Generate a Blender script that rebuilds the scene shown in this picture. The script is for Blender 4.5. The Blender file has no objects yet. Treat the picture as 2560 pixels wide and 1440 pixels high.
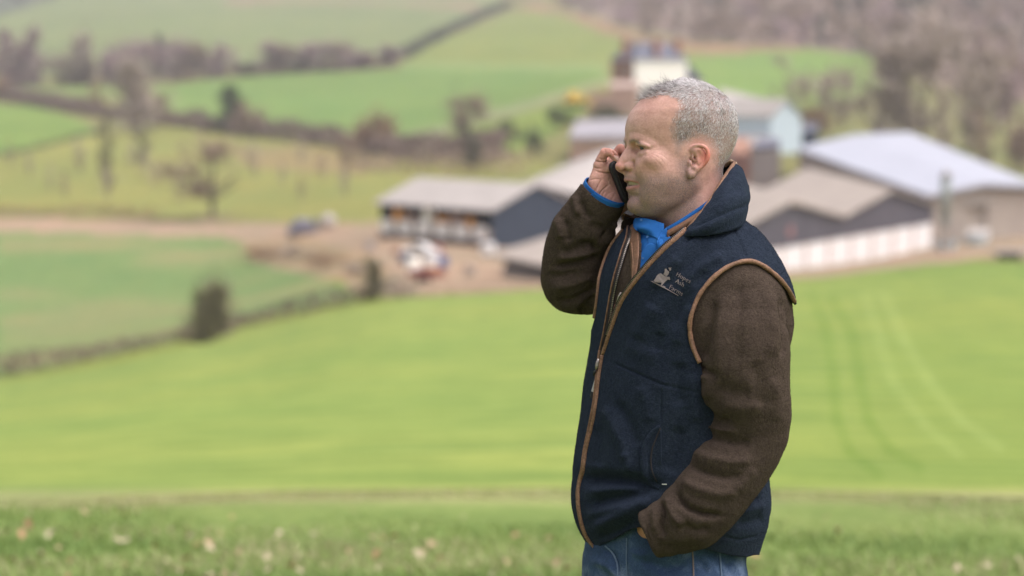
import bpy, bmesh, math, random
import numpy as np
from mathutils import Vector, Matrix, Euler
from mathutils.bvhtree import BVHTree

# ------------------------------------------------------------------ camera
S = bpy.context.scene
FOC, SENS, PITCH, CAMZ, FOCUS = 85.0, 36.0, -5.5, 1.77, 3.93
cam_d = bpy.data.cameras.new("camera"); cam = bpy.data.objects.new("camera", cam_d)
S.collection.objects.link(cam); S.camera = cam
cam_d.lens = FOC; cam_d.sensor_width = SENS; cam_d.clip_start = 0.1; cam_d.clip_end = 12000
cam.location = (0, 0, CAMZ); cam.rotation_euler = (math.radians(90 + PITCH), 0, 0)
cam_d.dof.use_dof = True; cam_d.dof.focus_distance = FOCUS; cam_d.dof.aperture_fstop = 3.5
# ------------------------------------------------------------------ light: bright overcast
SUN_EL, SUN_AZ = 64.0, 112.0          # azimuth from +Y (view direction) towards +X (right)
W = bpy.data.worlds.new("World"); S.world = W; W.use_nodes = True
wn = W.node_tree.nodes; wl = W.node_tree.links
sky = wn.new("ShaderNodeTexSky"); sky.sky_type = 'NISHITA'; sky.sun_disc = False
sky.sun_elevation = math.radians(SUN_EL); sky.sun_rotation = math.radians(SUN_AZ)
sky.air_density = 1.0; sky.dust_density = 6.0; sky.ozone_density = 1.0
hs = wn.new("ShaderNodeHueSaturation"); hs.inputs['Saturation'].default_value = 0.28
wl.new(sky.outputs[0], hs.inputs['Color'])
tint = wn.new('ShaderNodeMix'); tint.data_type = 'RGBA'; tint.blend_type = 'MULTIPLY'; tint.inputs[0].default_value = 1.0
tint.inputs[7].default_value = (1.0, 0.955, 0.99, 1); wl.new(hs.outputs[0], tint.inputs[6]); wl.new(tint.outputs[2], wn['Background'].inputs[0])
wn['Background'].inputs[1].default_value = 0.15
sun_d = bpy.data.lights.new("sun", 'SUN'); sun = bpy.data.objects.new("sun", sun_d)
S.collection.objects.link(sun); sun_d.energy = 1.3; sun_d.angle = math.radians(75)
sun_d.color = (1.0, 0.955, 0.92)
_el, _az = math.radians(SUN_EL), math.radians(SUN_AZ)
sun.rotation_euler = Vector((math.sin(_az) * math.cos(_el), math.cos(_az) * math.cos(_el), math.sin(_el))).to_track_quat('Z', 'Y').to_euler()
S.view_settings.view_transform = 'Standard'; S.view_settings.look = 'None'
S.view_settings.gamma = 1.0; S.view_settings.exposure = 0.70
S.cycles.use_denoising = True
S.cycles.max_bounces = 6; S.cycles.transparent_max_bounces = 8; S.cycles.volume_bounces = 0

# ------------------------------------------------------------------ helpers
SPX = 2560 * FOC / SENS
_p = math.radians(PITCH); CP, SP_ = math.cos(_p), math.sin(_p)
def P(x, y, D):
    """world point seen at photo pixel (x, y), D metres along the view axis"""
    r = (x - 1280) / SPX * D; u = (720 - y) / SPX * D
    return np.array([r, D * CP - u * SP_, CAMZ + D * SP_ + u * CP])
def proj(pts):
    pts = np.asarray(pts, float); X = pts[..., 0]; Y = pts[..., 1]; Z = pts[..., 2] - CAMZ
    D = Y * CP + Z * SP_; U = -Y * SP_ + Z * CP
    D = np.where(D < 0.05, 0.05, D)
    return 1280 + X / D * SPX, 720 - U / D * SPX, D

def link(o, parent=None):
    S.collection.objects.link(o)
    if parent is not None: o.parent = parent
    return o
def tag(o, label=None, cat=None, group=None, kind=None):
    if label: o['label'] = label
    if cat: o['category'] = cat
    if group: o['group'] = group
    if kind: o['kind'] = kind
    return o
def empty(name, loc=(0, 0, 0), rz=0.0):
    o = bpy.data.objects.new(name, None); o.location = loc; o.rotation_euler = (0, 0, rz)
    o.empty_display_size = 0.2
    return link(o)
def mesh_np(name, V, F, mat=None, parent=None, smooth=True, mats=None, fmat=None):
    """V (n,3); F list/array of faces (uniform array or list of lists)"""
    me = bpy.data.meshes.new(name)
    V = np.asarray(V, np.float32)
    if isinstance(F, np.ndarray):
        k = F.shape[1]; n = F.shape[0]
        me.vertices.add(len(V)); me.vertices.foreach_set('co', V.ravel())
        me.loops.add(n * k); me.loops.foreach_set('vertex_index', F.astype(np.int32).ravel())
        me.polygons.add(n); me.polygons.foreach_set('loop_start', np.arange(0, n * k, k, dtype=np.int32))
        me.polygons.foreach_set('loop_total', np.full(n, k, np.int32))
        me.update(calc_edges=True); me.validate()
    else:
        me.from_pydata([tuple(map(float, v)) for v in V], [], [tuple(f) for f in F]); me.update()
    if smooth: me.polygons.foreach_set('use_smooth', np.ones(len(me.polygons), bool))
    for m in (mats or ([mat] if mat else [])): me.materials.append(m)
    if fmat is not None: me.polygons.foreach_set('material_index', np.asarray(fmat, np.int32))
    o = bpy.data.objects.new(name, me)
    return link(o, parent)
def copy_tree(o, parent=None):
    c = o.copy(); S.collection.objects.link(c); c.parent = parent
    for ch in list(o.children): copy_tree(ch, c)
    return c
class MB:
    """collects boxes, prisms and tubes, links them as one mesh object"""
    def __init__(s): s.V = []; s.F = []
    def add(s, V, F):
        b = len(s.V); s.V += [tuple(map(float, v)) for v in V]; s.F += [tuple(i + b for i in f) for f in F]
    def box(s, x0, x1, y0, y1, z0, z1):
        s.add([(x0,y0,z0),(x1,y0,z0),(x1,y1,z0),(x0,y1,z0),(x0,y0,z1),(x1,y0,z1),(x1,y1,z1),(x0,y1,z1)],
              [(0,3,2,1),(4,5,6,7),(0,1,5,4),(1,2,6,5),(2,3,7,6),(3,0,4,7)])
    def prism(s, poly, y0, y1, axis='y'):
        """poly = [(a,z)...] extruded along y (axis='y', a = x) or along x (axis='x', a = y)"""
        n = len(poly)
        if axis == 'y': V = [(a, y0, z) for a, z in poly] + [(a, y1, z) for a, z in poly]
        else: V = [(y0, a, z) for a, z in poly] + [(y1, a, z) for a, z in poly]
        s.add(V, [tuple(range(n))[::-1], tuple(range(n, 2 * n))] + [(i, (i + 1) % n, n + (i + 1) % n, n + i) for i in range(n)])
    def tube(s, pts, rad, seg=8, cap=True):
        pts = [Vector(p) for p in pts]; n = len(pts)
        if not hasattr(rad, '__len__'): rad = [rad] * n
        V = []; up = None
        for i, p in enumerate(pts):
            t = (pts[min(i + 1, n - 1)] - pts[max(i - 1, 0)]).normalized()
            if up is None: up = t.orthogonal().normalized()
            up = (up - t * up.dot(t)).normalized(); b = t.cross(up)
            for k in range(seg):
                a = 2 * math.pi * k / seg
                V.append(p + (up * math.cos(a) + b * math.sin(a)) * rad[i])
        F = [(i * seg + k, i * seg + (k + 1) % seg, (i + 1) * seg + (k + 1) % seg, (i + 1) * seg + k) for i in range(n - 1) for k in range(seg)]
        if cap: F += [tuple(range(seg))[::-1], tuple(range((n - 1) * seg, n * seg))]
        s.add(V, F)
    def build(s, name, mat, parent=None, smooth=False, bevel=0):
        o = mesh_np(name, s.V, s.F, mat, parent, smooth)
        if bevel:
            b = o.modifiers.new('b', 'BEVEL'); b.width = bevel; b.segments = 2; b.limit_method = 'ANGLE'
        return o

# ------------------------------------------------------------------ materials
def nodes_of(name, rough=0.9, spec=0.2):
    m = bpy.data.materials.new(name); m.use_nodes = True; nt = m.node_tree
    b = nt.nodes['Principled BSDF']; b.inputs['Roughness'].default_value = rough
    b.inputs['Specular IOR Level'].default_value = spec
    return m, nt, b
def add_noise(nt, scale, detail=4, rough=0.55, coord='Object', vec=None):
    n = nt.nodes.new('ShaderNodeTexNoise'); n.inputs['Scale'].default_value = scale
    n.inputs['Detail'].default_value = detail; n.inputs['Roughness'].default_value = rough
    if vec is None:
        c = nt.nodes.get('TC') or nt.nodes.new('ShaderNodeTexCoord'); c.name = 'TC'; vec = c.outputs[coord]
    nt.links.new(vec, n.inputs['Vector'])
    return n.outputs['Fac']
def ramp(nt, fac, stops):
    r = nt.nodes.new('ShaderNodeValToRGB'); e = r.color_ramp.elements
    while len(e) < len(stops): e.new(0.5)
    for el, (p, c) in zip(e, stops): el.position = p; el.color = (*c, 1) if len(c) == 3 else c
    nt.links.new(fac, r.inputs[0]); return r.outputs[0]
def mixc(nt, fac, a, b, mode='MIX'):
    m = nt.nodes.new('ShaderNodeMix'); m.data_type = 'RGBA'; m.blend_type = mode
    for s_, v in ((0, fac), (6, a), (7, b)):
        if hasattr(v, 'links') or isinstance(v, bpy.types.NodeSocket): nt.links.new(v, m.inputs[s_])
        elif s_ == 0: m.inputs[0].default_value = v
        else: m.inputs[s_].default_value = (*v, 1)
    return m.outputs[2]
def add_bump(nt, b, fac, strength, dist):
    n = nt.nodes.new('ShaderNodeBump'); n.inputs['Strength'].default_value = strength; n.inputs['Distance'].default_value = dist
    nt.links.new(fac, n.inputs['Height']); 
    old = b.inputs['Normal'].links
    if old: nt.links.new(old[0].from_socket, n.inputs['Normal'])
    nt.links.new(n.outputs[0], b.inputs['Normal'])
def simple(name, col, col2=None, scale=3.0, rough=0.85, spec=0.2, bump=0.0, bdist=0.02, metal=0.0):
    m, nt, b = nodes_of(name, rough, spec); b.inputs['Metallic'].default_value = metal
    f = add_noise(nt, scale)
    c2 = col2 or tuple(c * 0.78 for c in col)
    nt.links.new(ramp(nt, f, [(0.3, c2), (0.7, col)]), b.inputs['Base Color'])
    if bump: add_bump(nt, b, f, bump, bdist)
    return m
# ------------------------------------------------------------------ terrain
TX = np.array([-900, 0, 500, 1000, 1500, 2050, 2560, 3500.])
TD = np.array([14, 22, 40, 65, 110, 150, 175, 190, 210, 240, 270, 330, 400, 500, 650, 850, 1100, 1500, 2500.])
TY = np.array([
 [1240,1190,1115,1060,1010, 985, 975, 955, 900, 820, 745, 610, 500, 390, 300, 205, 110,  40, -80],
 [1240,1190,1110,1050, 990, 955, 940, 918, 870, 800, 730, 605, 500, 390, 300, 205, 110,  40, -80],
 [1240,1185,1090,1010, 935, 885, 862, 850, 820, 765, 712, 600, 500, 400, 300, 200, 100,  20, -80],
 [1238,1175,1070, 970, 865, 800, 765, 745, 715, 665, 610, 520, 455, 400, 300, 170, 100,  10, -80],
 [1235,1170,1060, 950, 840, 765, 735, 718, 695, 665, 625, 540, 400, 255, 200, 150,  70,   0, -90],
 [1235,1165,1050, 935, 820, 745, 715, 700, 680, 655, 610, 510, 420, 330, 240, 150, -10,-110,-250],
 [1235,1165,1050, 930, 810, 735, 705, 680, 655, 620, 580, 500, 430, 340, 250, 150, -10,-150,-400],
 [1235,1165,1050, 930, 810, 735, 705, 680, 655, 620, 580, 500, 430, 340, 250, 150, -10,-150,-400.]])
LTD = np.log(TD)
def ground_z(X, Y):
    X = np.asarray(X, float); Y = np.asarray(Y, float)
    d = np.sqrt(X * X + Y * Y) + 1e-6
    az = np.arctan2(X, Y)
    xp = 1280 + np.tan(np.clip(az, -0.9, 0.9)) * SPX
    xp = np.clip(xp, TX[0], TX[-1])
    ld = np.log(np.clip(d, TD[0], TD[-1]))
    cols = np.stack([np.interp(ld, LTD, r) for r in TY])          # (ncol, ...)
    j = np.clip(np.searchsorted(TX, xp, side='right') - 1, 0, len(TX) - 2)
    t = (xp - TX[j]) / (TX[j + 1] - TX[j]); t = t * t * (3 - 2 * t) * 0.5 + t * 0.5
    idx = np.arange(cols[0].size).reshape(cols[0].shape)
    fl = cols.reshape(len(TX), -1)
    a = fl[j.ravel(), idx.ravel()].reshape(t.shape); b = fl[(j + 1).ravel(), idx.ravel()].reshape(t.shape)
    y = a * (1 - t) + b * t
    e = _p + np.arctan((720 - y) / SPX)
    zf = CAMZ + d * np.tan(e)
    z0 = -(np.clip(Y, -60, 14) - 4) * 0.08
    w = np.clip((d - 12.5) / 3.0, 0, 1); w = w * w * (3 - 2 * w)
    back = np.clip(-Y / 30, 0, 1)                                  # behind the camera: gentle slope
    zf = zf * (1 - back) + back * (0.35 + 0.06 * np.clip(-Y, 0, 400) ** 0.9)
    return z0 * (1 - w) + zf * w
def G(x, y, d0=9.0):
    """terrain point seen at photo pixel (x, y)"""
    a = P(x, y, 1.0) - np.array([0, 0, CAMZ])
    ds = np.exp(np.linspace(math.log(d0), math.log(2600), 1400))
    pts = ds[:, None] * a[None]; dz = CAMZ + pts[:, 2] - ground_z(pts[:, 0], pts[:, 1])
    k = np.argmax(dz < 0)
    if dz[k] >= 0: k = len(ds) - 1
    q = pts[k]; return np.array([q[0], q[1], float(ground_z(q[0:1], q[1:2])[0])])
def mpp(pt):
    """metres per photo pixel at a world point"""
    return float(proj(pt)[2]) / SPX

def inpoly(px, py, poly):
    r = np.zeros(px.shape, bool); n = len(poly); j = n - 1
    for i in range(n):
        xi, yi = poly[i]; xj, yj = poly[j]
        c = ((yi > py) != (yj > py)) & (px < (xj - xi) * (py - yi) / (yj - yi + 1e-9) + xi)
        r ^= c; j = i
    return r
def vnoise(x, y, seed=0):
    rs = np.random.RandomState(seed); T = rs.rand(256, 256)
    xi = np.floor(x).astype(int); yi = np.floor(y).astype(int); fx = x - xi; fy = y - yi
    fx = fx * fx * (3 - 2 * fx); fy = fy * fy * (3 - 2 * fy)
    g = lambda a, b: T[a % 256, b % 256]
    return (g(xi, yi) * (1 - fx) + g(xi + 1, yi) * fx) * (1 - fy) + (g(xi, yi + 1) * (1 - fx) + g(xi + 1, yi + 1) * fx) * fy

def build_terrain():
    a1 = np.arctan((np.arange(-160, 2740, 8.0) - 1280) / SPX)
    a = np.concatenate([np.linspace(-math.pi, a1[0] - 0.03, 70), a1, np.linspace(a1[-1] + 0.03, math.pi, 70)[:-1]])
    d = np.concatenate([[0.05, 1, 2, 3, 4, 5, 6, 7, 8], np.exp(np.linspace(math.log(9), math.log(2500), 470)), [3200, 4500]])
    A, D = np.meshgrid(a, d, indexing='ij'); X = np.sin(A) * D; Y = np.cos(A) * D
    Z = ground_z(X, Y)
    Z += (vnoise(X / 9, Y / 9, 3) - 0.5) * 0.25 * np.clip((D - 20) / 60, 0, 1) + (vnoise(X / 1.3, Y / 1.3, 4) - 0.5) * 0.05 * np.clip((D - 5) / 5, 0, 1) * (D < 60)
    na, nd = A.shape
    V = np.stack([X, Y, Z], -1).reshape(-1, 3)
    i = np.arange(na)[:, None]; j = np.arange(nd - 1)[None]
    i2 = (i + 1) % na
    F = np.stack([i * nd + j, i * nd + j + 1, i2 * nd + j + 1, i2 * nd + j], -1).reshape(-1, 4)
    px, py, _ = proj(V); back = V[:, 1] < 1.0
    dd = np.hypot(V[:, 0], V[:, 1])
    n1 = vnoise(V[:, 0] / 25, V[:, 1] / 25, 5) - 0.5; n2 = vnoise(V[:, 0] / 6, V[:, 1] / 6, 6) - 0.5
    qx = px + n2 * 14; qy = py + n1 * 4 + n2 * 3
    C = np.zeros((len(V), 3)); C[:] = (0.19, 0.23, 0.045)
    def paint(poly, col):
        C[inpoly(qx, qy, poly)] = col
    B = 4000; L = -4000
    near_dist = dd < 14.2
    paint([(L,-900),(B,-900),(B,700),(L,700)], (0.20, 0.195, 0.075))                      # rough pasture default
    # far hills and fields
    paint([(L,-700),(1180,-700),(1250,10),(1000,150),(560,170),(0,200),(L,200)], (0.175, 0.215, 0.085))
    paint([(560,-6),(900,2),(1180,10),(1230,18),(1180,26),(1000,12),(700,8),(560,14)], (0.27, 0.20, 0.125))
    paint([(L,-700),(240,-700),(140,-5),(0,40),(L,80)], (0.10, 0.115, 0.075))
    paint([(1000,160),(1100,100),(1290,30),(1400,22),(1500,60),(1600,105),(1700,120),(1780,135),(1500,165)], (0.195, 0.235, 0.062))
    paint([(1000,160),(1500,158),(1520,180),(1000,186)], (0.20, 0.27, 0.09))
    paint([(370,215),(620,190),(1000,172),(1500,178),(1530,190),(1440,215),(1250,270),(1150,320),(940,350),(640,325),(420,270)], (0.150, 0.235, 0.06))
    paint([(1500,215),(1560,190),(1500,200),(1300,255),(1080,318),(960,345),(1010,350),(1130,330),(1350,265)], (0.24, 0.27, 0.13))
    paint([(1130,330),(1350,270),(1500,235),(1440,300),(1300,380),(1060,380)], (0.19, 0.26, 0.06))
    paint([(L,262),(0,262),(100,268),(200,300),(250,330),(150,355),(0,385),(L,400)], (0.16, 0.24, 0.055))
    paint([(L,205),(250,215),(380,210),(350,235),(200,245),(0,235),(L,225)], (0.17, 0.23, 0.07))
    paint([(1290,22),(1340,10),(1500,50),(1600,85),(1760,108),(2000,122),(2120,128),(2000,140),(1800,140),(1640,120),(1520,85),(1400,35)], (0.29, 0.19, 0.11))
    paint([(L,-900)] and [(1330,-700),(B,-700),(B,330),(2560,330),(2400,230),(2230,165),(2100,125),(1900,112),(1700,95),(1560,62),(1400,10)], (0.22, 0.165, 0.135))
    paint([(1680,170),(1720,150),(1850,132),(2050,124),(2160,135),(2230,175),(2230,270),(1900,280),(1760,230)], (0.165, 0.25, 0.06))
    paint([(2230,200),(2350,250),(B,300),(B,560),(2300,480),(2000,380),(2050,290)], (0.185, 0.19, 0.075))
    # orchard pasture
    paint([(L,400),(0,390),(250,335),(480,305),(700,335),(900,365),(1200,390),(1450,420),(1300,530),(900,560),(600,545),(0,528),(L,525)], (0.225, 0.235, 0.068))
    paint([(560,370),(760,365),(1000,400),(900,440),(620,420)], (0.25, 0.20, 0.09))
    # track, yard and bank
    paint([(L,545),(0,545),(400,552),(700,560),(900,555),(1100,560),(1500,470),(1700,480),(B,540),(B,640),(2450,645),(2000,700),(1350,722),(1020,742),(900,740),(850,700),(600,650),(600,600),(0,580),(L,578)], (0.33, 0.245, 0.17))
    paint([(600,605),(760,590),(930,640),(1000,700),(920,745),(870,700),(700,665),(620,645)], (0.29, 0.22, 0.13))
    # valley arable field
    paint([(L,585),(0,580),(560,594),(620,615),(620,650),(750,682),(850,712),(900,748),(600,806),(460,850),(300,890),(0,945),(L,1040)], (0.155, 0.225, 0.078))
    # near field
    nf = [(L,1080),(0,955),(300,905),(470,862),(600,820),(900,762),(1020,745),(1350,727),(2000,705),(2200,676),(2440,652),(2560,656),(B,662),(B,2600),(L,2600)]
    C[inpoly(px, py + n2 * 2, nf)] = (0.212, 0.277, 0.069)
    C[(px > 1900) & inpoly(px, py + n2 * 2, nf)] = (0.192, 0.258, 0.060)
    b = (np.exp(-((qy - 1243) / 17) ** 2) * 0.55 * ~back)[:, None]
    m = np.exp(-((px - 1335) / 85) ** 2 - ((py - 1188) / 13) ** 2) * np.clip(0.6 + 1.6 * n2, 0, 1) * ~back; C[:] = C + (np.array((0.46, 0.38, 0.24)) - C) * m[:, None]
    wn_ = np.where(back, 1.0, np.clip((py + n2 * 16 + n1 * 10 - 1222) / 58, 0, 1)); wn_ = (wn_ * wn_ * (3 - 2 * wn_))[:, None]; C[:] = C + (np.array((0.175, 0.24, 0.070)) - C) * wn_
    C[:] = C + (np.array((0.34, 0.32, 0.17)) - C) * b
    # tyre tracks curving down the field on the right
    def track(pts, w, col):
        for k in range(len(pts) - 1):
            (x0, y0), (x1, y1) = pts[k], pts[k + 1]
            t = np.clip(((px - x0) * (x1 - x0) + (py - y0) * (y1 - y0)) / ((x1 - x0) ** 2 + (y1 - y0) ** 2), 0, 1)
            m = np.exp(-(np.hypot(px - x0 - t * (x1 - x0), py - y0 - t * (y1 - y0)) / w) ** 2) * (~back)
            C[:] = C + (np.array(col) - C) * (m * 0.55)[:, None]
    dk = (0.105, 0.19, 0.025); lt = (0.27, 0.34, 0.10)
    track([(2030,740),(2065,820),(2085,950),(2092,1050),(2125,1130),(2200,1190)], 9, dk)
    track([(2075,740),(2130,830),(2150,950),(2170,1050),(2220,1120),(2300,1170)], 9, dk)
    track([(2165,740),(2200,850),(2230,950),(2310,1060),(2400,1140)], 9, lt)
    track([(2210,740),(2260,850),(2320,950),(2400,1050),(2500,1120)], 10, lt)
    # patchy variation in each field
    big = vnoise(V[:, 0] / 60, V[:, 1] / 60, 8) - 0.5; mid = vnoise(V[:, 0] / 14, V[:, 1] / 14, 9) - 0.5
    sm = vnoise(V[:, 0] / 4.5, V[:, 1] / 2.4, 10) - 0.5
    fin = vnoise(V[:, 0] / 1.6, V[:, 1] / 1.1, 15) - 0.5
    k = (1 + 0.12 * big + 0.10 * mid + 0.10 * sm + 0.24 * fin * (dd < 220))
    C *= k[:, None]
    arable = inpoly(qx, qy, [(0,585),(560,594),(850,712),(900,748),(600,806),(0,945)])
    m = (np.clip(mid * 2.2 + big * 1.2, 0, 1) * arable)[:, None]
    C = C + (np.array([0.26, 0.235, 0.12]) - C) * m * 0.7
    C[:, 0] *= 1 + (0.14 * mid + 0.09 * sm + 0.14 * fin) * (dd > 15)
    o = mesh_np('ground', V, F, None)
    tag(o, kind='structure')
    at = o.data.color_attributes.new('field', 'FLOAT_COLOR', 'POINT')
    at.data.foreach_set('color', np.concatenate([np.clip(C, 0, 1), np.ones((len(C), 1))], 1).astype(np.float32).ravel())
    m, nt, bs = nodes_of('ground_turf', 0.95, 0.1)
    ca = nt.nodes.new('ShaderNodeVertexColor'); ca.layer_name = 'field'
    f = add_noise(nt, 0.9, 6, 0.6); g = add_noise(nt, 9, 5, 0.65)
    c = mixc(nt, 1.0, ca.outputs[0], ramp(nt, f, [(0.3, (0.74, 0.8, 0.74)), (0.7, (1.2, 1.13, 1.16))]), 'MULTIPLY')
    c = mixc(nt, 1.0, c, ramp(nt, g, [(0.3, (0.8, 0.84, 0.8)), (0.7, (1.15, 1.1, 1.1))]), 'MULTIPLY')
    nt.links.new(c, bs.inputs['Base Color']); add_bump(nt, bs, g, 0.5, 0.05)
    o.data.materials.append(m)
    return o
ground = build_terrain()
# ------------------------------------------------------------------ plants
RS = random.Random(7)
def bark_mat(name, c, c2): return simple(name, c, c2, 2.0, 0.95, 0.1)
M_BARK = bark_mat('bark', (0.14, 0.115, 0.095), (0.075, 0.06, 0.05))
M_BARKP = bark_mat('pale_bark', (0.30, 0.25, 0.21), (0.2, 0.16, 0.135))
M_TW = {k: simple('twigs_' + k, c, c2, 0.25, 0.95, 0.05) for k, (c, c2) in {
    'mauve': ((0.43, 0.325, 0.315), (0.32, 0.235, 0.23)), 'brown': ((0.37, 0.285, 0.21), (0.25, 0.185, 0.14)),
    'rust': ((0.38, 0.26, 0.155), (0.24, 0.155, 0.10)), 'pale': ((0.45, 0.38, 0.31), (0.33, 0.27, 0.225)),
    'dark': ((0.12, 0.125, 0.075), (0.065, 0.07, 0.045)), 'conifer': ((0.045, 0.075, 0.03), (0.022, 0.04, 0.02)),
    'olive': ((0.22, 0.20, 0.11), (0.13, 0.12, 0.07)), 'hedge': ((0.25, 0.185, 0.15), (0.15, 0.112, 0.093)), 'green': ((0.10, 0.13, 0.05), (0.06, 0.08, 0.035))}.items()}
def twig_cloud(n, size, shape, seed, lobes=7, core=0.0):
    """n slender triangles through a lumpy unit crown (radius 1, height 2 about the origin)"""
    r = np.random.RandomState(seed)
    L = r.normal(0, 1, (lobes, 3)); L /= np.linalg.norm(L, axis=1)[:, None]; L *= r.uniform(0.3, 0.72, (lobes, 1)); R = r.uniform(0.32, 0.5, lobes)
    if shape == 'column': L[:, :2] *= 0.45; L[:, 2] = np.linspace(-0.75, 0.75, lobes); R[:] = r.uniform(0.35, 0.6, lobes) * (1 - 0.45 * np.abs(np.linspace(-0.6, 1, lobes)))
    if shape == 'cone': L[:, :2] *= 0.2; L[:, 2] = np.linspace(-0.75, 0.85, lobes); R = np.linspace(0.75, 0.12, lobes)
    if shape == 'dome': L[:, 2] = np.abs(L[:, 2]) * 0.9 - 0.35
    k = r.randint(0, lobes, n); u = r.normal(0, 1, (n, 3)); u /= np.linalg.norm(u, axis=1)[:, None]
    c = L[k] + u * (R[k] * np.clip(np.abs(r.normal(0, 0.62, n)) + core, 0, 1.5))[:, None]
    d = u + r.normal(0, 0.55, (n, 3)) + np.array([0, 0, 0.45]); d /= np.linalg.norm(d, axis=1)[:, None]
    w = np.cross(d, r.normal(0, 1, (n, 3))); w /= np.linalg.norm(w, axis=1)[:, None]
    s = size * r.uniform(0.6, 1.5, n)[:, None]
    V = np.stack([c - w * s * 0.12 - d * s * 0.5, c + w * s * 0.12 - d * s * 0.5, c + d * s], 1).reshape(-1, 3)
    return V, np.arange(3 * n).reshape(-1, 3)
def limb_mb(seed, h, cw, ch, trunk_r, n=7, crown_at=0.35):
    r = random.Random(seed); m = MB()
    top = crown_at * h + ch * 0.75
    pts = [(0, 0, -0.5)] + [(r.uniform(-.04, .04) * h * k / 5, r.uniform(-.04, .04) * h * k / 5, top * k / 5) for k in range(1, 6)]
    m.tube(pts, [trunk_r * 1.25] + [trunk_r * (1 - 0.16 * k) for k in range(1, 6)], 7)
    for i in range(n):
        a = i * 2.4 + r.random(); z0 = h * crown_at * (0.75 + 0.9 * i / n); L = cw * r.uniform(0.6, 0.95) * 0.5
        z1 = z0 + L * r.uniform(0.5, 1.1)
        b = (math.cos(a) * L, math.sin(a) * L, min(z1, h * 0.97)); mid = (b[0] * .5, b[1] * .5, z0 + (b[2] - z0) * .38)
        m.tube([(0, 0, z0), mid, b], [trunk_r * .5, trunk_r * .3, trunk_r * .08], 5)
        for q in range(2):
            a2 = a + r.uniform(-.9, .9); l2 = L * .45
            m.tube([mid, (mid[0] + math.cos(a2) * l2, mid[1] + math.sin(a2) * l2, mid[2] + l2 * .8)], [trunk_r * .22, trunk_r * .05], 4)
    return m
PROTO = {}
def tree(name, label, px, base, top, wid,  kind='mauve', shape='round', group=None, cat='tree', bark=None, n=900, crown_at=0.22, size=0.16, at=None, var=None):
    g = at if at is not None else G(px, base)
    m_ = mpp(g); h = (base - top) * m_ * 1.04; w = wid * m_ * 1.12
    key = (kind, shape, n, crown_at, size, bark, var if var is not None else RS.randint(0, 3))
    if key not in PROTO:
        hc = 1 - crown_at
        V, F = twig_cloud(n, size, shape, hash(str(key)) % 9999 if False else (len(PROTO) * 31 + 5))
        V[:, :2] *= (0.98, 1.0)[0] / (np.percentile(np.abs(V[:, :2]), 97) * 2); lo_, hi_ = np.percentile(V[:, 2], [1.5, 98.5]); V[:, 2] = crown_at + (V[:, 2] - lo_) / (hi_ - lo_) * hc
        me = mesh_np('crown', V, F, M_TW[kind], None, False); tk = limb_mb(len(PROTO), 1.0, 1.0, hc, 0.028, 7, max(crown_at, 0.12)).build('trunk', M_BARKP if bark == 'pale' else M_BARK)
        PROTO[key] = (me.data, tk.data); bpy.data.objects.remove(me); bpy.data.objects.remove(tk)
    cd, td = PROTO[key]
    r = empty(name, g, RS.uniform(0, 6.28)); r.scale = (w, w, h)
    link(bpy.data.objects.new('crown', cd), r); link(bpy.data.objects.new('trunk', td), r)
    tag(r, label, cat, group)
    return r
def hedge(pix, hm, wm, kind, label, name='hedge', n_per=34, seed=1, group=None):
    pts = [G(*p) for p in pix]; r = np.random.RandomState(seed)
    seg = [np.linalg.norm(np.array(b) - a) for a, b in zip(pts[:-1], pts[1:])]; Lt = sum(seg)
    n = int(Lt * n_per); t = r.uniform(0, Lt, n); cum = np.concatenate([[0], np.cumsum(seg)])
    k = np.clip(np.searchsorted(cum, t) - 1, 0, len(seg) - 1); f = (t - cum[k]) / np.array(seg)[k]
    A = np.array(pts); c = A[k] + (A[k + 1] - A[k]) * f[:, None]
    hh = hm * (0.62 + 0.65 * vnoise(t / 4.5, t * 0, seed) + 0.18 * vnoise(t / 1.3, t * 0, seed + 3))
    c[:, 0] += r.normal(0, wm * 0.3, n); c[:, 1] += r.normal(0, wm * 0.3, n)
    c[:, 2] = ground_z(c[:, 0], c[:, 1]) + hh * r.uniform(0, 1, n) ** 0.8 - 0.1
    d = r.normal(0, 0.6, (n, 3)) + np.array([0, 0, 0.8]); d /= np.linalg.norm(d, axis=1)[:, None]
    w = np.cross(d, r.normal(0, 1, (n, 3))); w /= np.linalg.norm(w, axis=1)[:, None]
    s = (0.17 * hm * r.uniform(0.6, 1.5, n))[:, None]
    V = np.stack([c - w * s * 0.4 - d * s * 0.6, c + w * s * 0.4 - d * s * 0.6, c + d * s], 1).reshape(-1, 3)
    o = mesh_np(name, V, np.arange(3 * n).reshape(-1, 3), M_TW[kind], None, False)
    return tag(o, label, 'hedge', group)
def bush(label, px, base, top, wid, kind='olive', shape='dome', n=1500, size=0.15, group=None, name='bush', cat='bush'):
    return tree(name, label, px, base, top, wid, kind, shape, group, cat, None, n, 0.0, size)

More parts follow.
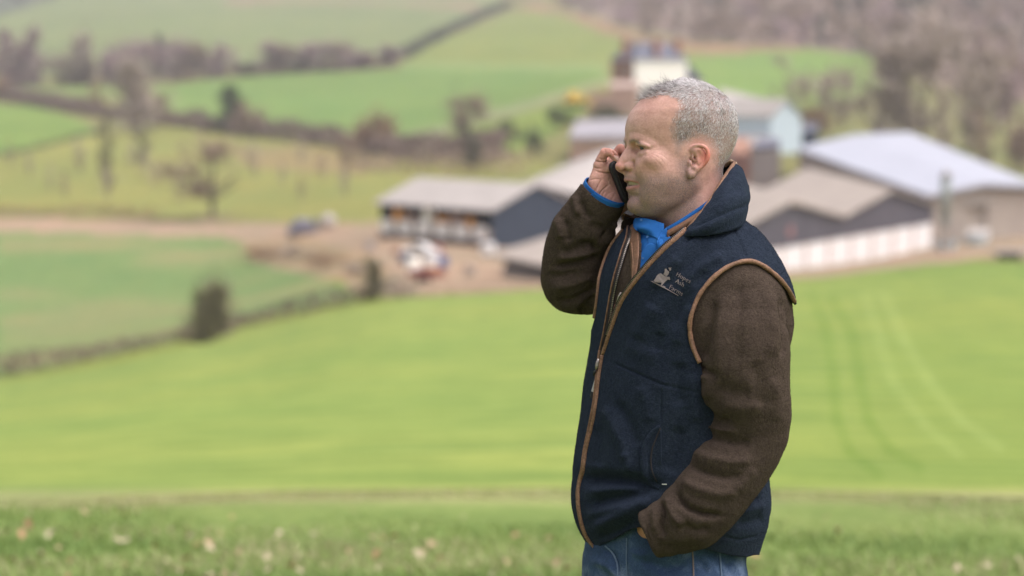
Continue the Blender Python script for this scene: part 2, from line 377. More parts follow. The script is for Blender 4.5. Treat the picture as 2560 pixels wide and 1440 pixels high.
def plant_everything():
    # line of bare trees across the far slope
    far = [(18,215,82,46,'mauve'),(84,214,78,44,'mauve'),(48,214,120,50,'mauve'),(150,214,140,60,'pale'),(222,214,90,56,'pale'),(200,214,150,50,'brown'),(292,212,120,55,'mauve'),
           (275,208,125,60,'mauve'),(322,207,112,66,'mauve'),(368,206,108,66,'mauve'),(430,203,106,70,'mauve'),(474,200,112,66,'brown'),(516,197,118,66,'mauve'),(556,194,126,56,'mauve'),
           (610,190,160,50,'olive'),(668,186,112,62,'mauve'),(712,183,116,60,'brown'),(752,181,128,50,'pale'),(800,179,108,66,'mauve'),(846,177,112,62,'brown'),(886,175,120,54,'mauve'),(925,172,132,44,'brown'),(968,168,118,50,'mauve')]
    far.sort()
    for i, (x, b, t, w, k) in enumerate(far):
        ordn = ['first','second','third','fourth','fifth','sixth','seventh','eighth','ninth','tenth','eleventh','twelfth','thirteenth','fourteenth','fifteenth','sixteenth','seventeenth','eighteenth','nineteenth','twentieth','twenty-first','twenty-second','twenty-third','twenty-fourth'][i]
        where = 'at the far left end of' if x < 100 else 'in the pale thin stretch of' if x < 260 else 'in the dense left block of' if x < 600 else 'in the low gap of' if x < 640 else 'in the rounded right block of' if x < 940 else 'at the right end of'
        col = {'mauve': 'purple-brown', 'pale': 'pale grey', 'brown': 'brown', 'olive': 'olive'}[k]
        nb = sum(1 for q in far[:i] if q[4] == k and abs(q[0] - x) < 340)
        tree('bare_tree', f'{col} bare tree, {ordn} from the left along the far tree line', x, b, t, w * 1.35, k, 'round' if w > 50 else 'column', 'bare trees in the line across the far slope', n=1500, size=0.16, crown_at=0.03)
    tree('conifer', 'dark narrow conifer standing up out of the far tree line', 400, 206, 92, 26, 'conifer', 'cone', n=1400, crown_at=0.02)
    # single trees in the middle distance
    tree('bare_tree', 'tall pale grey bare tree on the hedge line left of the conifer', 330, 335, 160, 100, 'pale', 'column', n=1900, bark='pale', crown_at=0.1)
    tree('bare_tree', 'broad brown bare tree below the tall pale one on the hedge line', 385, 325, 235, 90, 'brown', n=900, crown_at=0.1)
    tree('bare_tree', 'small rusty bare tree at the left end of the middle hedge', 240, 290, 205, 34, 'rust', 'column', n=600, crown_at=0.1)
    tree('bare_tree', 'round brown tree above the field hedge at the left picture edge', 14, 252, 192, 44, 'rust', n=900, crown_at=0.05)
    tree('yew_tree', 'dark green pointed evergreen on the middle hedge', 570, 334, 224, 62, 'green', 'column', n=3200, crown_at=0.0, size=0.13)
    tree('bare_tree', 'round brown tree right beside the dark green evergreen', 634, 345, 262, 72, 'brown', 'dome', n=1300, crown_at=0.1)
    tree('bare_tree', 'round rusty tree with dark base on the right part of the middle hedge', 932, 385, 290, 92, 'rust', 'dome', n=1600, crown_at=0.05)
    tree('bare_tree', 'grey-brown bare tree in front of the bright green strip field', 1156, 345, 240, 92, 'brown', n=1100, crown_at=0.1)
    tree('ivy_tree', 'dark ivy-clad trunk in the orchard pasture, the taller one', 265, 475, 300, 40, 'olive', 'column', n=560, crown_at=0.05)
    tree('ivy_tree', 'dark ivy-clad trunk in the orchard pasture, the shorter one', 356, 415, 325, 44, 'olive', 'column', n=450, crown_at=0.05)
    tree('bare_tree', 'large spreading bare tree with dark trunk above the pink track', 531, 547, 358, 225, 'brown', 'round', n=1500, crown_at=0.28, size=0.10, var=9)
    tree('bare_tree', 'dark bare tree above the open-fronted barn roof', 1182, 440, 330, 70, 'dark', 'column', n=500, crown_at=0.25)
    tree('bare_tree', 'slim bare tree left of the farmyard behind the grey shed', 868, 430, 345, 50, 'brown', 'column', n=600, crown_at=0.2)
    # orchard saplings
    r = random.Random(11)
    sp = []
    for row in range(4):
        for c in range(9):
            x = 30 + c * 148 + row * 37 + r.uniform(-22, 22); y = 430 + row * 27 + r.uniform(-8, 8)
            if 470 < x < 600 or x > 1180 or (x > 920 and y > 440): continue
            sp.append((row, x, y))
    sp.sort()
    for i, (row, x, y) in enumerate(sp):
        nth = ['first','second','third','fourth','fifth','sixth','seventh','eighth','ninth'][sum(1 for q in sp[:i] if q[0] == row)]; rw = ['top','second','third','lowest'][row]
        tree('orchard_tree', f'thin young fruit tree, {nth} from the left in the {rw} orchard row', x, y, y - 78, 30, 'pale' if i % 3 else 'brown', 'column', 'thin young trees set out in the pasture', n=170, crown_at=0.3, bark='pale')
    # bushes
    bush('large round dark green bush growing in the near field hedge', 527, 858, 712, 118, 'olive', 'round', n=2600, size=0.14)
    bush('pale feathery bare crown rising behind the round dark bush', 545, 846, 700, 80, 'pale', 'round', n=420)
    bush('dark upright bush at the right end of the near field hedge', 940, 752, 655, 60, 'olive', 'column', n=1800)
    bush('brown leafless bush beside the upright bush near the yard', 1000, 748, 690, 80, 'pale', n=420)
    for lab, x, b, t, w, k in [('brown scrub bush on the bank, leftmost of four', 660, 650, 618, 100, 'rust'), ('olive scrub bush on the bank, second from the left', 740, 645, 610, 100, 'pale'),
                               ('brown scrub bush on the bank, third from the left', 810, 670, 634, 90, 'rust'), ('rusty scrub bush on the bank, rightmost of four', 885, 688, 655, 70, 'pale'),
                               ('dark garden shrub left of the yellow loader', 1330, 385, 318, 70, 'dark'), ('dark garden shrub under the yellow loader', 1400, 318, 268, 76, 'green'),
                               ('green shrub right beneath the brick house', 1585, 285, 238, 60, 'green'), ('green shrub below the pink garden wall', 1512, 300, 262, 70, 'green'),
                               ('low dark shrub above the garden hedge', 1275, 345, 300, 60, 'dark'), ('leafy shrub in front of the pale blue barn gable', 1975, 365, 330, 50, 'dark'),
                               ('dark brown scrub beside the right end of the stock barn', 2540, 590, 515, 110, 'brown')]:
        bush(lab, x, b, t, w, k, n=620, group='scrub bushes on the bank' if 'bank' in lab else None)
    # trees on the right hand slope
    rt = [('faint pale bare tree alone on the right hand green field', 1968, 285, 145, 115, 'pale', 'round', 380), ('pale brown tree at the lower corner of the right hand field', 2105, 310, 175, 130, 'pale', 'round', 700),
          ('rusty low tree between the pale tree and the grey shed', 2040, 345, 265, 90, 'rust', 'dome', 900), ('broad pale brown tree on the slope above the pale shed roof', 2200, 350, 205, 130, 'pale', 'round', 900),
          ('huge pale brown bare tree at the wood edge on the right', 2310, 360, 62, 190, 'pale', 'round', 1500), ('tall pale tree just right of the huge one at the wood edge', 2420, 380, 95, 150, 'pale', 'round', 1400),
          ('slender pale tree rising behind the right end of the shed roof', 2350, 440, 220, 70, 'pale', 'column', 500), ('mauve bare tree on the slope, upper right of the shed roof', 2490, 330, 120, 130, 'mauve', 'round', 1300),
          ('pinkish bare tree at the foot of the slope above the shed', 2270, 345, 235, 70, 'mauve', 'column', 700), ('dark tree low at the right picture edge', 2552, 430, 310, 80, 'brown', 'dome', 1200),
          ('pale thin tree above the shed ridge, left of the slender one', 2240, 335, 200, 60, 'pale', 'column', 400), ('brown thin tree on the olive slope at right', 2450, 450, 290, 60, 'brown', 'column', 600)]
    for lab, x, b, t, w, k, sh, n in rt:
        tree('bare_tree', lab, x, b, t, w, k, sh, n=n, bark='pale' if k == 'pale' else None, crown_at=0.12)
    # woods that read as one mass
    r = np.random.RandomState(3); VV = []; n0 = 0; cols = []
    prot = [twig_cloud(150, 0.34, s_, 100 + i) for i, s_ in enumerate(['round', 'column', 'round', 'dome'])]
    spots = []
    while len(spots) < 860:
        x = r.uniform(1120, 3700); y = r.uniform(-75, 340)
        edge = np.interp(x, [1120, 1340, 1500, 1640, 1800, 2000, 2130, 2230, 2350, 2900], [-2, 8, 58, 95, 108, 116, 122, 165, 250, 330])
        if y < edge + 3: spots.append((x, y, 0))
    while len(spots) < 940: 
        x = r.uniform(-900, 260); y = r.uniform(-60, 60)
        if y < np.interp(x, [-350, 0, 240], [75, 44, -2]): spots.append((x, y, 1))
    for x, y, dk in spots:
        g = G(x, y); hgt = r.uniform(9, 14); w = r.uniform(8, 13); V, F = prot[r.randint(4)]
        V = V * np.array([w * .62, w * .62, hgt * .62]) + np.array([0, 0, hgt / 2]); a = r.uniform(0, 6.28)
        V = V @ np.array([[math.cos(a), math.sin(a), 0], [-math.sin(a), math.cos(a), 0], [0, 0, 1]]) + g
        VV.append(V); q = r.rand(); cols += [3 if dk and q < .7 else (0 if q < .22 else 1 if q < .66 else 2 if q < .93 else 3)] * len(F)
    V = np.concatenate(VV); F = np.arange(len(V)).reshape(-1, 3)
    w_ = mesh_np('woodland', V, F, None, None, False, mats=[M_TW['mauve'], M_TW['brown'], M_TW['pale'], M_TW['dark']], fmat=cols)
    tag(w_, 'leafless brown woodland covering the hillside at the top right', 'woodland', kind='stuff')
    # hedges
    hedge([(-900,985),(-400,975),(0,940),(200,905),(460,858),(600,822),(760,787),(900,757),(1020,742)], 1.3, 1.8, 'hedge', 'brown clipped hedge along the foot of the near field', seed=2, n_per=60)
    hedge([(-900,215),(-400,228),(0,250),(150,275),(300,300),(450,318),(600,338),(760,357),(900,377),(1100,392),(1250,402)], 4.0, 5, 'hedge', 'long thick brown hedge between the bright strip field and the orchard pasture', seed=4, n_per=30)
    hedge([(-150,430),(0,398),(100,372),(200,345),(262,333)], 1.2, 1.6, 'dark', 'thin dark hedge climbing the left picture edge above the pasture', seed=5, n_per=14)
    hedge([(1000,152),(1060,118),(1130,82),(1200,48),(1272,17)], 4.0, 6, 'dark', 'dark diagonal hedge dividing the two upper hill fields', seed=6, n_per=9)
    hedge([(-150,540),(0,540),(200,541),(390,547)], 1.7, 2.5, 'rust', 'rough rusty hedge bank above the pink track at left', seed=7, n_per=26)
    hedge([(480,552),(592,552)], 0.9, 2.2, 'mauve', 'short purple-brown brushwood strip under the large bare tree', seed=8, n_per=26)
    hedge([(1022,744),(1200,734),(1345,724),(1500,717)], 0.8, 1.6, 'brown', 'low brown hedge between the near field and the farmyard', seed=9, n_per=40)
    hedge([(0,214),(380,208),(600,192),(1000,168)], 3.0, 6, 'brown', 'low scrubby hedge under the far tree line', seed=10, n_per=8)
    hedge([(900,425),(1100,430),(1300,440)], 3.0, 6, 'brown', 'brown hedge behind the open-fronted barn', seed=12, n_per=12)
    hedge([(2130,122),(2190,140),(2235,165)], 3, 5, 'dark', 'dark hedge on the shoulder of the right hand field', seed=13, n_per=10)

def grass_and_litter():
    r = np.random.RandomState(21)
    n = 230000
    y = np.sqrt(r.uniform(0.0, 1.0, n)) ; d = 3.2 + r.uniform(0, 1, n) ** 0.8 * 11.6
    x = r.uniform(-0.47, 0.47, n) * (d + 2) ; Y = d
    z = ground_z(x, Y)
    cl = vnoise(x * 2.2, Y * 2.2, 31); h = 0.035 + 0.05 * cl + r.uniform(0, 0.03, n); h *= np.interp(Y, [9, 13.5], [1, .25])
    a = r.uniform(0, 6.28, n); lean = r.normal(0, 0.45, (n, 2)) * h[:, None]
    w = r.uniform(0.003, 0.0055, n)
    b = np.stack([x, Y, z - 0.01], 1); o = np.stack([np.cos(a) * w, np.sin(a) * w, 0 * w], 1)
    m = b + np.stack([lean[:, 0] * .4, lean[:, 1] * .4, h * .6], 1); t = b + np.stack([lean[:, 0] * 1.3, lean[:, 1] * 1.3, h], 1)
    V = np.stack([b - o, b + o, m + o * .7, m - o * .7, t], 1).reshape(-1, 3)
    k = np.arange(n)[:, None] * 5
    F = np.concatenate([k + np.array([[0, 1, 2]]), k + np.array([[0, 2, 3]]), k + np.array([[3, 2, 4]])])
    q = vnoise(x * 0.9, Y * 1.4, 33) * 0.6 + r.rand(n) * 0.5 + np.clip((Y - 12.5) / 3, 0, .35)
    mi = np.where(q < 0.46, 0, np.where(q < 0.86, 1, 2)); mi = np.tile(mi, 3)
    g = [simple('grass_blade_' + k_, c, None, 1.5, 0.6, 0.25) for k_, c in (('deep', (0.165, 0.27, 0.07)), ('mid', (0.25, 0.34, 0.10)), ('dry', (0.42, 0.40, 0.21)))]
    tag(mesh_np('grass', V, F, None, None, False, mats=g, fmat=mi), 'short rough pasture grass on the near slope', 'grass', kind='stuff')
    # fallen leaves
    n = 1900; d = 7 + r.uniform(0, 1, n) ** 0.8 * 4.8; d = np.where(r.rand(n) < .04, r.uniform(12, 13.0, n), d); x = r.uniform(-0.42, 0.42, n) * (d + 1)
    keep = vnoise(x * 1.6, d * 1.6, 41) + r.rand(n) * .5 > 0.62; keep &= (r.rand(n) < np.where(x < -0.9, .95, .28)); d = d[keep]; x = x[keep]; n = len(d)
    sc = r.uniform(0.011, 0.031, n); z = ground_z(x, d) + r.uniform(0.035, 0.08, n)
    base = np.array([(-1, 0, 0), (-.5, .55, .25), (.3, .6, .3), (1, 0, .1), (.3, -.6, .28), (-.5, -.55, .22), (0, 0, -.05)])
    q = Vs = []
    for i in range(n):
        E = Euler((r.uniform(-.9, .9), r.uniform(-.9, .9), r.uniform(0, 6.28))).to_matrix()
        Vs.append((base * sc[i]) @ np.array(E).T + np.array([x[i], d[i], z[i]]))
    V = np.concatenate(Vs); f = np.array([(6, 0, 1), (6, 1, 2), (6, 2, 3), (6, 3, 4), (6, 4, 5), (6, 5, 0)])
    F = (np.arange(n)[:, None, None] * 7 + f[None]).reshape(-1, 3); mi = np.repeat(r.choice(3, n, p=[.5, .32, .18]), 6)
    ml = [simple('dead_leaf_' + k_, c, None, 20, 0.7, 0.3) for k_, c in (('cream', (0.48, 0.41, 0.27)), ('tan', (0.47, 0.35, 0.21)), ('red', (0.42, 0.25, 0.14)))]
    tag(mesh_np('leaf_litter', V, F, None, None, False, mats=ml, fmat=mi), 'pale dead leaves scattered over the near grass', 'fallen leaves', kind='stuff')
plant_everything()
grass_and_litter()
# ------------------------------------------------------------------ farm buildings
MB_ROOF = simple('cement_roof', (0.42, 0.385, 0.355), (0.35, 0.32, 0.295), 0.35, 0.9, 0.2, 0.3, 0.03)
MB_TAN = simple('weathered_roof', (0.385, 0.335, 0.285), (0.32, 0.275, 0.24), 0.35, 0.9, 0.2, 0.3, 0.03)
MB_BLUE = simple('pale_steel_roof', (0.42, 0.435, 0.49), (0.365, 0.38, 0.43), 0.2, 0.6, 0.3)
MB_NAVY = simple('navy_cladding', (0.042, 0.058, 0.085), (0.034, 0.046, 0.07), 0.5, 0.7, 0.3)
MB_BLACK = simple('charcoal_cladding', (0.115, 0.108, 0.125), (0.09, 0.085, 0.10), 0.5, 0.8, 0.2)
MB_WHITE = simple('whitewashed_block', (0.86, 0.84, 0.83), (0.72, 0.69, 0.67), 0.6, 0.9, 0.2)
MB_CREAM = simple('cream_render', (0.96, 0.94, 0.87), (0.94, 0.91, 0.83), 0.5, 0.9, 0.2)
MB_BRICK = simple('red_brick', (0.42, 0.22, 0.16), (0.33, 0.175, 0.135), 1.2, 0.95, 0.1)
MB_SLATE = simple('slate', (0.15, 0.155, 0.20), (0.11, 0.115, 0.15), 0.8, 0.7, 0.3)
MB_DARK = simple('dark_timber', (0.05, 0.045, 0.04), (0.03, 0.028, 0.025), 1, 0.9, 0.1)
MB_CONC = simple('concrete', (0.40, 0.36, 0.33), (0.32, 0.28, 0.255), 0.8, 0.9, 0.1)
MB_PINK = simple('pink_stone', (0.50, 0.34, 0.27), (0.40, 0.26, 0.205), 0.6, 0.9, 0.1)
MB_GLASS = simple('window_glass', (0.03, 0.035, 0.045), None, 1, 0.15, 0.5)
MB_ORANGE = simple('orange_paint', (0.85, 0.42, 0.08), (0.7, 0.3, 0.05), 1, 0.6, 0.3)
MB_YELLOW = simple('yellow_paint', (0.72, 0.50, 0.08), (0.6, 0.4, 0.06), 1, 0.5, 0.4)
MB_RED = simple('red_paint', (0.33, 0.10, 0.08), (0.26, 0.08, 0.065), 1, 0.5, 0.4)
MB_BLUEP = simple('blue_paint', (0.08, 0.13, 0.32), None, 1, 0.5, 0.4)
MB_WPAINT = simple('white_paint', (0.78, 0.77, 0.76), (0.68, 0.67, 0.66), 1, 0.4, 0.5)
MB_RUBBER = simple('tyre_rubber', (0.025, 0.025, 0.025), None, 4, 0.9, 0.2)
MB_GREEN = simple('green_steel', (0.30, 0.33, 0.31), (0.24, 0.27, 0.25), 1, 0.6, 0.3)
MB_PALEB = simple('pale_blue_cladding', (0.56, 0.66, 0.72), (0.5, 0.6, 0.66), 0.7, 0.6, 0.3)

def frame_obj(A, B, name, label, cat, E=None, group=None):
    """Empty at ground point A, x towards B, y away (perpendicular)"""
    A = np.array(A, float); B = np.array(B, float); d = B - A; rz = math.atan2(d[1], d[0])
    o = empty(name, (A[0], A[1], min(A[2], B[2])), rz); tag(o, label, cat, group)
    return o, float(np.hypot(d[0], d[1]))
def gable_prof(w, e, p): return [(0, 0), (w, 0), (w, e), (w / 2, p), (0, e)]
def roof_slab(m, x0, z0, x1, z1, y0, y1, th=0.22, over=0.4, skew=0.0):
    """sloping sheet between eave (x0,z0) and ridge (x1,z1), running y0..y1 with the far end shifted by skew"""
    dx, dz = x1 - x0, z1 - z0; L = math.hypot(dx, dz); ux, uz = dx / L, dz / L; a = (x0 - ux * over, z0 - uz * over); b = (x1, z1)
    V = []
    for y, s in ((y0 - over, 0), (y1 + over, skew)):
        for (px_, pz_) in (a, b): V += [(px_ + s, y, pz_ + 0.05), (px_ + s, y, pz_ + 0.05 + th)]
    m.add(V, [(0, 2, 3, 1), (4, 5, 7, 6), (0, 1, 5, 4), (2, 6, 7, 3), (1, 3, 7, 5), (0, 4, 6, 2)])

# open-fronted barn ---------------------------------------------------------
def open_barn():
    A = G(945, 600); B = G(1232, 624)
    o, L = frame_obj(A, B, 'barn', 'grey-roofed open-fronted barn with a navy end gable and white-panelled front', 'barn')
    W_, e, p = 13.0, 4.3, 6.9
    m = MB(); m.prism([(0, -1), (W_, -1), (W_, e), (W_ / 2, p), (0, e)], L - 0.25, L, 'x'); m.build('gable_wall', MB_NAVY, o)
    m = MB(); m.prism([(0.4, -1), (W_, -1), (W_, e), (W_ / 2, p), (0.4, e)], 0.0, 0.25, 'x'); m.build('end_wall', MB_DARK, o)
    m = MB(); m.box(0.26, L - 0.26, W_ - 0.3, W_, -1, e); m.build('back_wall', MB_DARK, o)
    m = MB()
    for s in (0, 1):
        y0, y1 = (-0.35, W_ / 2) if s == 0 else (W_ + 0.6, W_ / 2)
        z0 = e - 0.1
        m.add([(-0.5, y0, z0), (L + 0.4, y0, z0), (L + 0.4, y1, p), (-0.5, y1, p), (-0.5, y0, z0 + .2), (L + .4, y0, z0 + .2), (L + .4, y1, p + .2), (-.5, y1, p + .2)],
              [(0, 3, 2, 1), (4, 5, 6, 7), (0, 1, 5, 4), (1, 2, 6, 5), (2, 3, 7, 6), (3, 0, 4, 7)] if s == 0 else [(0, 1, 2, 3), (4, 7, 6, 5), (0, 4, 5, 1), (1, 5, 6, 2), (2, 6, 7, 3), (3, 7, 4, 0)])
    m.build('roof', MB_ROOF, o)
    m = MB(); m.box(0.3, L - 0.3, 0.05, 0.35, -1, 1.05); m.build('plinth', MB_DARK, o)
    for k in range(7):
        x = 0.15 + k * (L - 0.45) / 6
        m = MB(); m.box(x, x + 0.28, 0.4, 0.68, -0.5, e - 0.2); m.build('post', MB_DARK, o)
    for k in range(6):
        x = 0.5 + k * (L - 0.45) / 6; w = (L - 0.45) / 6
        m = MB(); m.box(x, x + w * 0.66, -0.02, 0.12, 0.95, 2.5); m.build('front_panel', MB_WHITE, o)
        m = MB(); m.box(x + w * 0.68, x + w * 0.92, 0.0, 0.1, 0.95, 2.2); m.build('front_panel', MB_CONC, o)
    mw = o.matrix_basis.copy()
    for i, (x, h, mt, lab) in enumerate([(3.1, 1.7, MB_ORANGE, 'orange crate stack at the left end inside the open barn'), (5.6, 1.0, MB_PINK, 'brown timber stack second from the left inside the open barn'),
                                        (8.3, 1.9, MB_CREAM, 'pale cream bag pile in the middle of the open barn'), (10.6, 1.1, MB_ORANGE, 'low orange stack right of the cream pile in the barn'),
                                        (13.0, 1.5, MB_PINK, 'brown stack near the right end of the open barn'), (15.6, 1.2, MB_ORANGE, 'orange stack at the right end inside the open barn')]):
        t = empty('goods_stack', mw @ Vector((x, 0.75, 0.2)) + Vector((0, 0, 0)), o.rotation_euler.z); tag(t, lab, 'stack')
        m = MB(); m.box(-0.7, 0.7, -0.6, 0.6, 0, 2.0); m.build('pallet_base', MB_CONC, t, bevel=0.05)
        m = MB()
        for q in range(3): m.box(-0.65 + 0.06 * q, 0.65 - 0.05 * q, -0.55, 0.55, 2.01 + q * h / 3, 2.01 + (q + 1) * h / 3 - 0.04)
        m.build('load', mt, t, bevel=0.06)
open_barn()
def lean_to():
    A = G(1262, 690); B = G(1500, 706)
    o, L = frame_obj(A, B, 'lean_to', 'low grey sloping lean-to roof over a dark base beside the yard', 'shed')
    m = MB(); m.prism([(0, -1), (9, -1), (9, 4.2), (0, 1.9)], 0, L, 'x'); m.build('wall', MB_DARK, o)
    m = MB(); m.prism([(-1.2, 1.75), (9.6, 4.5), (9.6, 4.75), (-1.2, 2.0)], -0.6, L + 0.5, 'x'); m.build('roof', MB_TAN, o)
    m = MB(); m.box(0.3, L, -0.3, -0.05, -1, 0.9); m.build('block_wall', MB_CONC, o)
lean_to()
def roof_block(label, corners, th, mat, wall, name='barn', ridge=None, drop=4.5):
    """shed whose roof corners are given in photo pixels + depth: near-left, near-right, far-right, far-left"""
    c = [P(*q) for q in corners]; ctr = sum(c) / 4; o = empty(name, (ctr[0], ctr[1], ctr[2] - drop)); tag(o, label, 'barn' if name == 'barn' else name.replace('_', ' '))
    c = [q - np.array(o.location) for q in c]
    m = MB(); n = 4; up = np.array([0, 0, th])
    if ridge:
        r0 = (c[0] + c[1]) / 2 + np.array([0, 0, ridge]); r1 = (c[3] + c[2]) / 2 + np.array([0, 0, ridge])
        quads = [(c[0], r0, r1, c[3]), (r0, c[1], c[2], r1)]
    else: quads = [tuple(c)]
    for q in quads:
        m.add([*q, *[v + up for v in q]], [(3, 2, 1, 0), (4, 5, 6, 7), (0, 1, 5, 4), (1, 2, 6, 5), (2, 3, 7, 6), (3, 0, 4, 7)])
    m.build('roof', mat, o)
    m = MB(); k = [ctr * 0 + (q * 0.97) for q in c]
    for a in range(4):
        q0, q1 = k[a], k[(a + 1) % 4]
        dn = np.array([0, 0, -drop - 3.0]); q0 = q0 - [0, 0, .05]; q1 = q1 - [0, 0, .05]; inn = np.array([-(q1 - q0)[1], (q1 - q0)[0], 0]); inn = inn / np.linalg.norm(inn) * 0.2
        m.add([q0, q1, q1 + dn, q0 + dn, q0 + inn, q1 + inn, q1 + dn + inn, q0 + dn + inn], [(0, 1, 2, 3), (7, 6, 5, 4), (0, 4, 5, 1), (3, 2, 6, 7), (1, 5, 6, 2), (0, 3, 7, 4)])
    m.build('wall', wall, o)
    if ridge:
        for (a, b, r_) in ((k[0], k[1], (k[0] + k[1]) / 2 + np.array([0, 0, ridge])), (k[3], k[2], (k[3] + k[2]) / 2 + np.array([0, 0, ridge]))):
            m = MB(); off = np.array([0, 0.1, 0]); m.add([a, b, r_, a + off, b + off, r_ + off], [(0, 1, 2), (5, 4, 3), (0, 3, 4, 1), (1, 4, 5, 2), (2, 5, 3, 0)]); m.build('gable_wall', wall, o)
    return o
roof_block('wide grey roof behind the open-fronted barn', [(1240,492,285), (1480,500,280), (1640,380,330), (1440,405,335)], 0.25, MB_ROOF, MB_DARK, ridge=1.3)
roof_block('grey roof rising to the right behind the raised hand', [(1480,470,300), (1700,450,295), (1760,365,345), (1540,372,345)], 0.25, MB_ROOF, MB_DARK, ridge=1.2)
roof_block('long low brick shed with bluish roof below the garden', [(1422,348,400), (1640,345,395), (1640,300,415), (1440,305,418)], 0.3, simple('lilac_slate', (0.36, 0.34, 0.36), None, .4, .8), MB_PINK, name='brick_shed', drop=3.6)
roof_block('long grey shed roof behind the head, left of the pale blue gable', [(1800,372,355), (1930,366,350), (1960,262,420), (1800,225,430)], 0.25, MB_ROOF, MB_CONC, name='long_shed', drop=4.0)
roof_block('orange-roofed outbuilding just behind the neck', [(1826,390,330), (1872,390,328), (1876,352,345), (1832,346,345)], 0.25, simple('orange_tile', (0.36, 0.20, 0.14), None, .5, .9), MB_BRICK, name='outbuilding', drop=3.0)
roof_block('dark low shed under the long grey roof', [(1884,374,320), (1950,368,318), (1950,350,330), (1890,352,330)], 0.25, MB_SLATE, MB_CONC, name='low_shed', drop=2.0)
def pale_gable():
    A = P(1926, 352, 362); B = P(2004, 348, 366)
    o, L = frame_obj(A, B, 'pale_barn', 'pale blue gable-ended barn beyond the farmyard', 'barn')
    m = MB(); m.prism([(0, -2), (L, -2), (L, 3.6), (L / 2, 6.0), (0, 3.6)], 0, 11); m.build('wall', MB_PALEB, o)
    m = MB(); roof_slab(m, 0, 3.6, L / 2, 6.0, 0, 11); roof_slab(m, L, 3.6, L / 2, 6.0, 0, 11); m.build('roof', MB_ROOF, o)
    o2 = roof_block('dark blue cladded shed right beside the pale blue gable', [(2004,332,372), (2040,330,372), (2046,312,385), (2008,314,385)], 0.25, MB_SLATE, MB_NAVY, name='side_shed', drop=3.2)
pale_gable()
def twin_barn():
    A = P(1828, 640, 214); B = P(2332, 556, 252)
    R = P(1905, 400, 322) - P(2225, 478, 242)
    o, L = frame_obj(A, B, 'stock_barn', 'twin-gabled charcoal stock barn with white block base on the right', 'barn')
    rz = o.rotation_euler.z; c, s = math.cos(-rz), math.sin(-rz)
    E = np.array([R[0] * c - R[1] * s, R[0] * s + R[1] * c]); E = E / np.linalg.norm(E) * 46
    zA, zB = A[2] - o.location.z, B[2] - o.location.z
    zb = lambda x: zA + (zB - zA) * x / L
    h = L / 2; ez = P(2332, 515, 252)[2] - o.location.z; pz = P(2225, 478, 243)[2] - o.location.z
    prof = [(0, ez), (h / 2, pz), (h, ez), (1.5 * h, pz), (2 * h, ez)]
    m = MB(); f = [(0, zb(0)), (2 * h, zb(L))] + prof[::-1]; n = len(f)
    V = [(a, 0, z) for a, z in f] + [(a, 0.3, z) for a, z in f]
    m.add(V, [tuple(range(n)), tuple(range(n, 2 * n))[::-1]] + [(i, n + i, n + (i + 1) % n, (i + 1) % n) for i in range(n)]); m.build('gable_wall', MB_BLACK, o)
    m = MB()
    for (x0, z0), (x1, z1) in zip(prof[:-1], prof[1:]):
        V = [(x0, -.5, z0 + .06), (x1, -.5, z1 + .06), (x1 + E[0], E[1], z1 + .06), (x0 + E[0], E[1], z0 + .06)]
        m.add(V + [(a, b, z + .2) for a, b, z in V], [(3, 2, 1, 0), (4, 5, 6, 7), (0, 1, 5, 4), (1, 2, 6, 5), (2, 3, 7, 6), (3, 0, 4, 7)])
    m.build('roof', MB_TAN, o)
    m = MB()
    for x in (0.3, L - 0.1): m.add([(x, .4, -8), (x, .4, ez), (x + E[0], E[1], ez), (x + E[0], E[1], -8), (x + .2, .4, -8), (x + .2, .4, ez), (x + .2 + E[0], E[1], ez), (x + .2 + E[0], E[1], -8)], [(0, 1, 2, 3), (7, 6, 5, 4), (1, 5, 6, 2), (0, 4, 5, 1), (3, 2, 6, 7)])
    m.build('side_wall', MB_BLACK, o)
    nb = 9
    for k in range(nb):
        x0 = L * k / nb + 0.15; x1 = L * (k + 1) / nb - 0.15
        m = MB(); m.add([(x0, .05, zb(x0) - 3.6), (x1, .05, zb(x1) - 3.6), (x1, .05, zb(x1) - .02), (x0, .05, zb(x0) - .02), (x0, .28, zb(x0) - 3.6), (x1, .28, zb(x1) - 3.6), (x1, .28, zb(x1) - .02), (x0, .28, zb(x0) - .02)],
                        [(0, 1, 2, 3), (7, 6, 5, 4), (0, 3, 7, 4), (1, 5, 6, 2)]); m.build('wall_panel', MB_WHITE, o)
        m = MB(); m.box(x1 + .02, x1 + .28, -0.04, .3, zb(x1) - 3.6, zb(x1) - .03); m.build('pillar', MB_PINK, o)
    m = MB(); cx, cz = h * 0.52, (ez + zb(h * .5)) / 2 + 0.4
    m.add([(cx + math.cos(a) * .55, -.06, cz + math.sin(a) * .55) for a in np.linspace(0, 6.28, 17)[:-1]] + [(cx + math.cos(a) * .55, -.005, cz + math.sin(a) * .55) for a in np.linspace(0, 6.28, 17)[:-1]],
          [tuple(range(16))] + [(i, i + 16, (i + 1) % 16 + 16, (i + 1) % 16) for i in range(16)]); m.build('round_vent', simple('faded_red', (0.36, 0.18, 0.18), None, 1, .8), o)
twin_barn()
def big_roof():
    o = roof_block('huge pale lilac-blue low-pitched shed roof at the right', [(2318,494,250), (2598,470,262), (2272,336,345), (1990,376,318)], 0.35, MB_BLUE, MB_TAN, name='cattle_shed', ridge=0.7, drop=5)
big_roof()
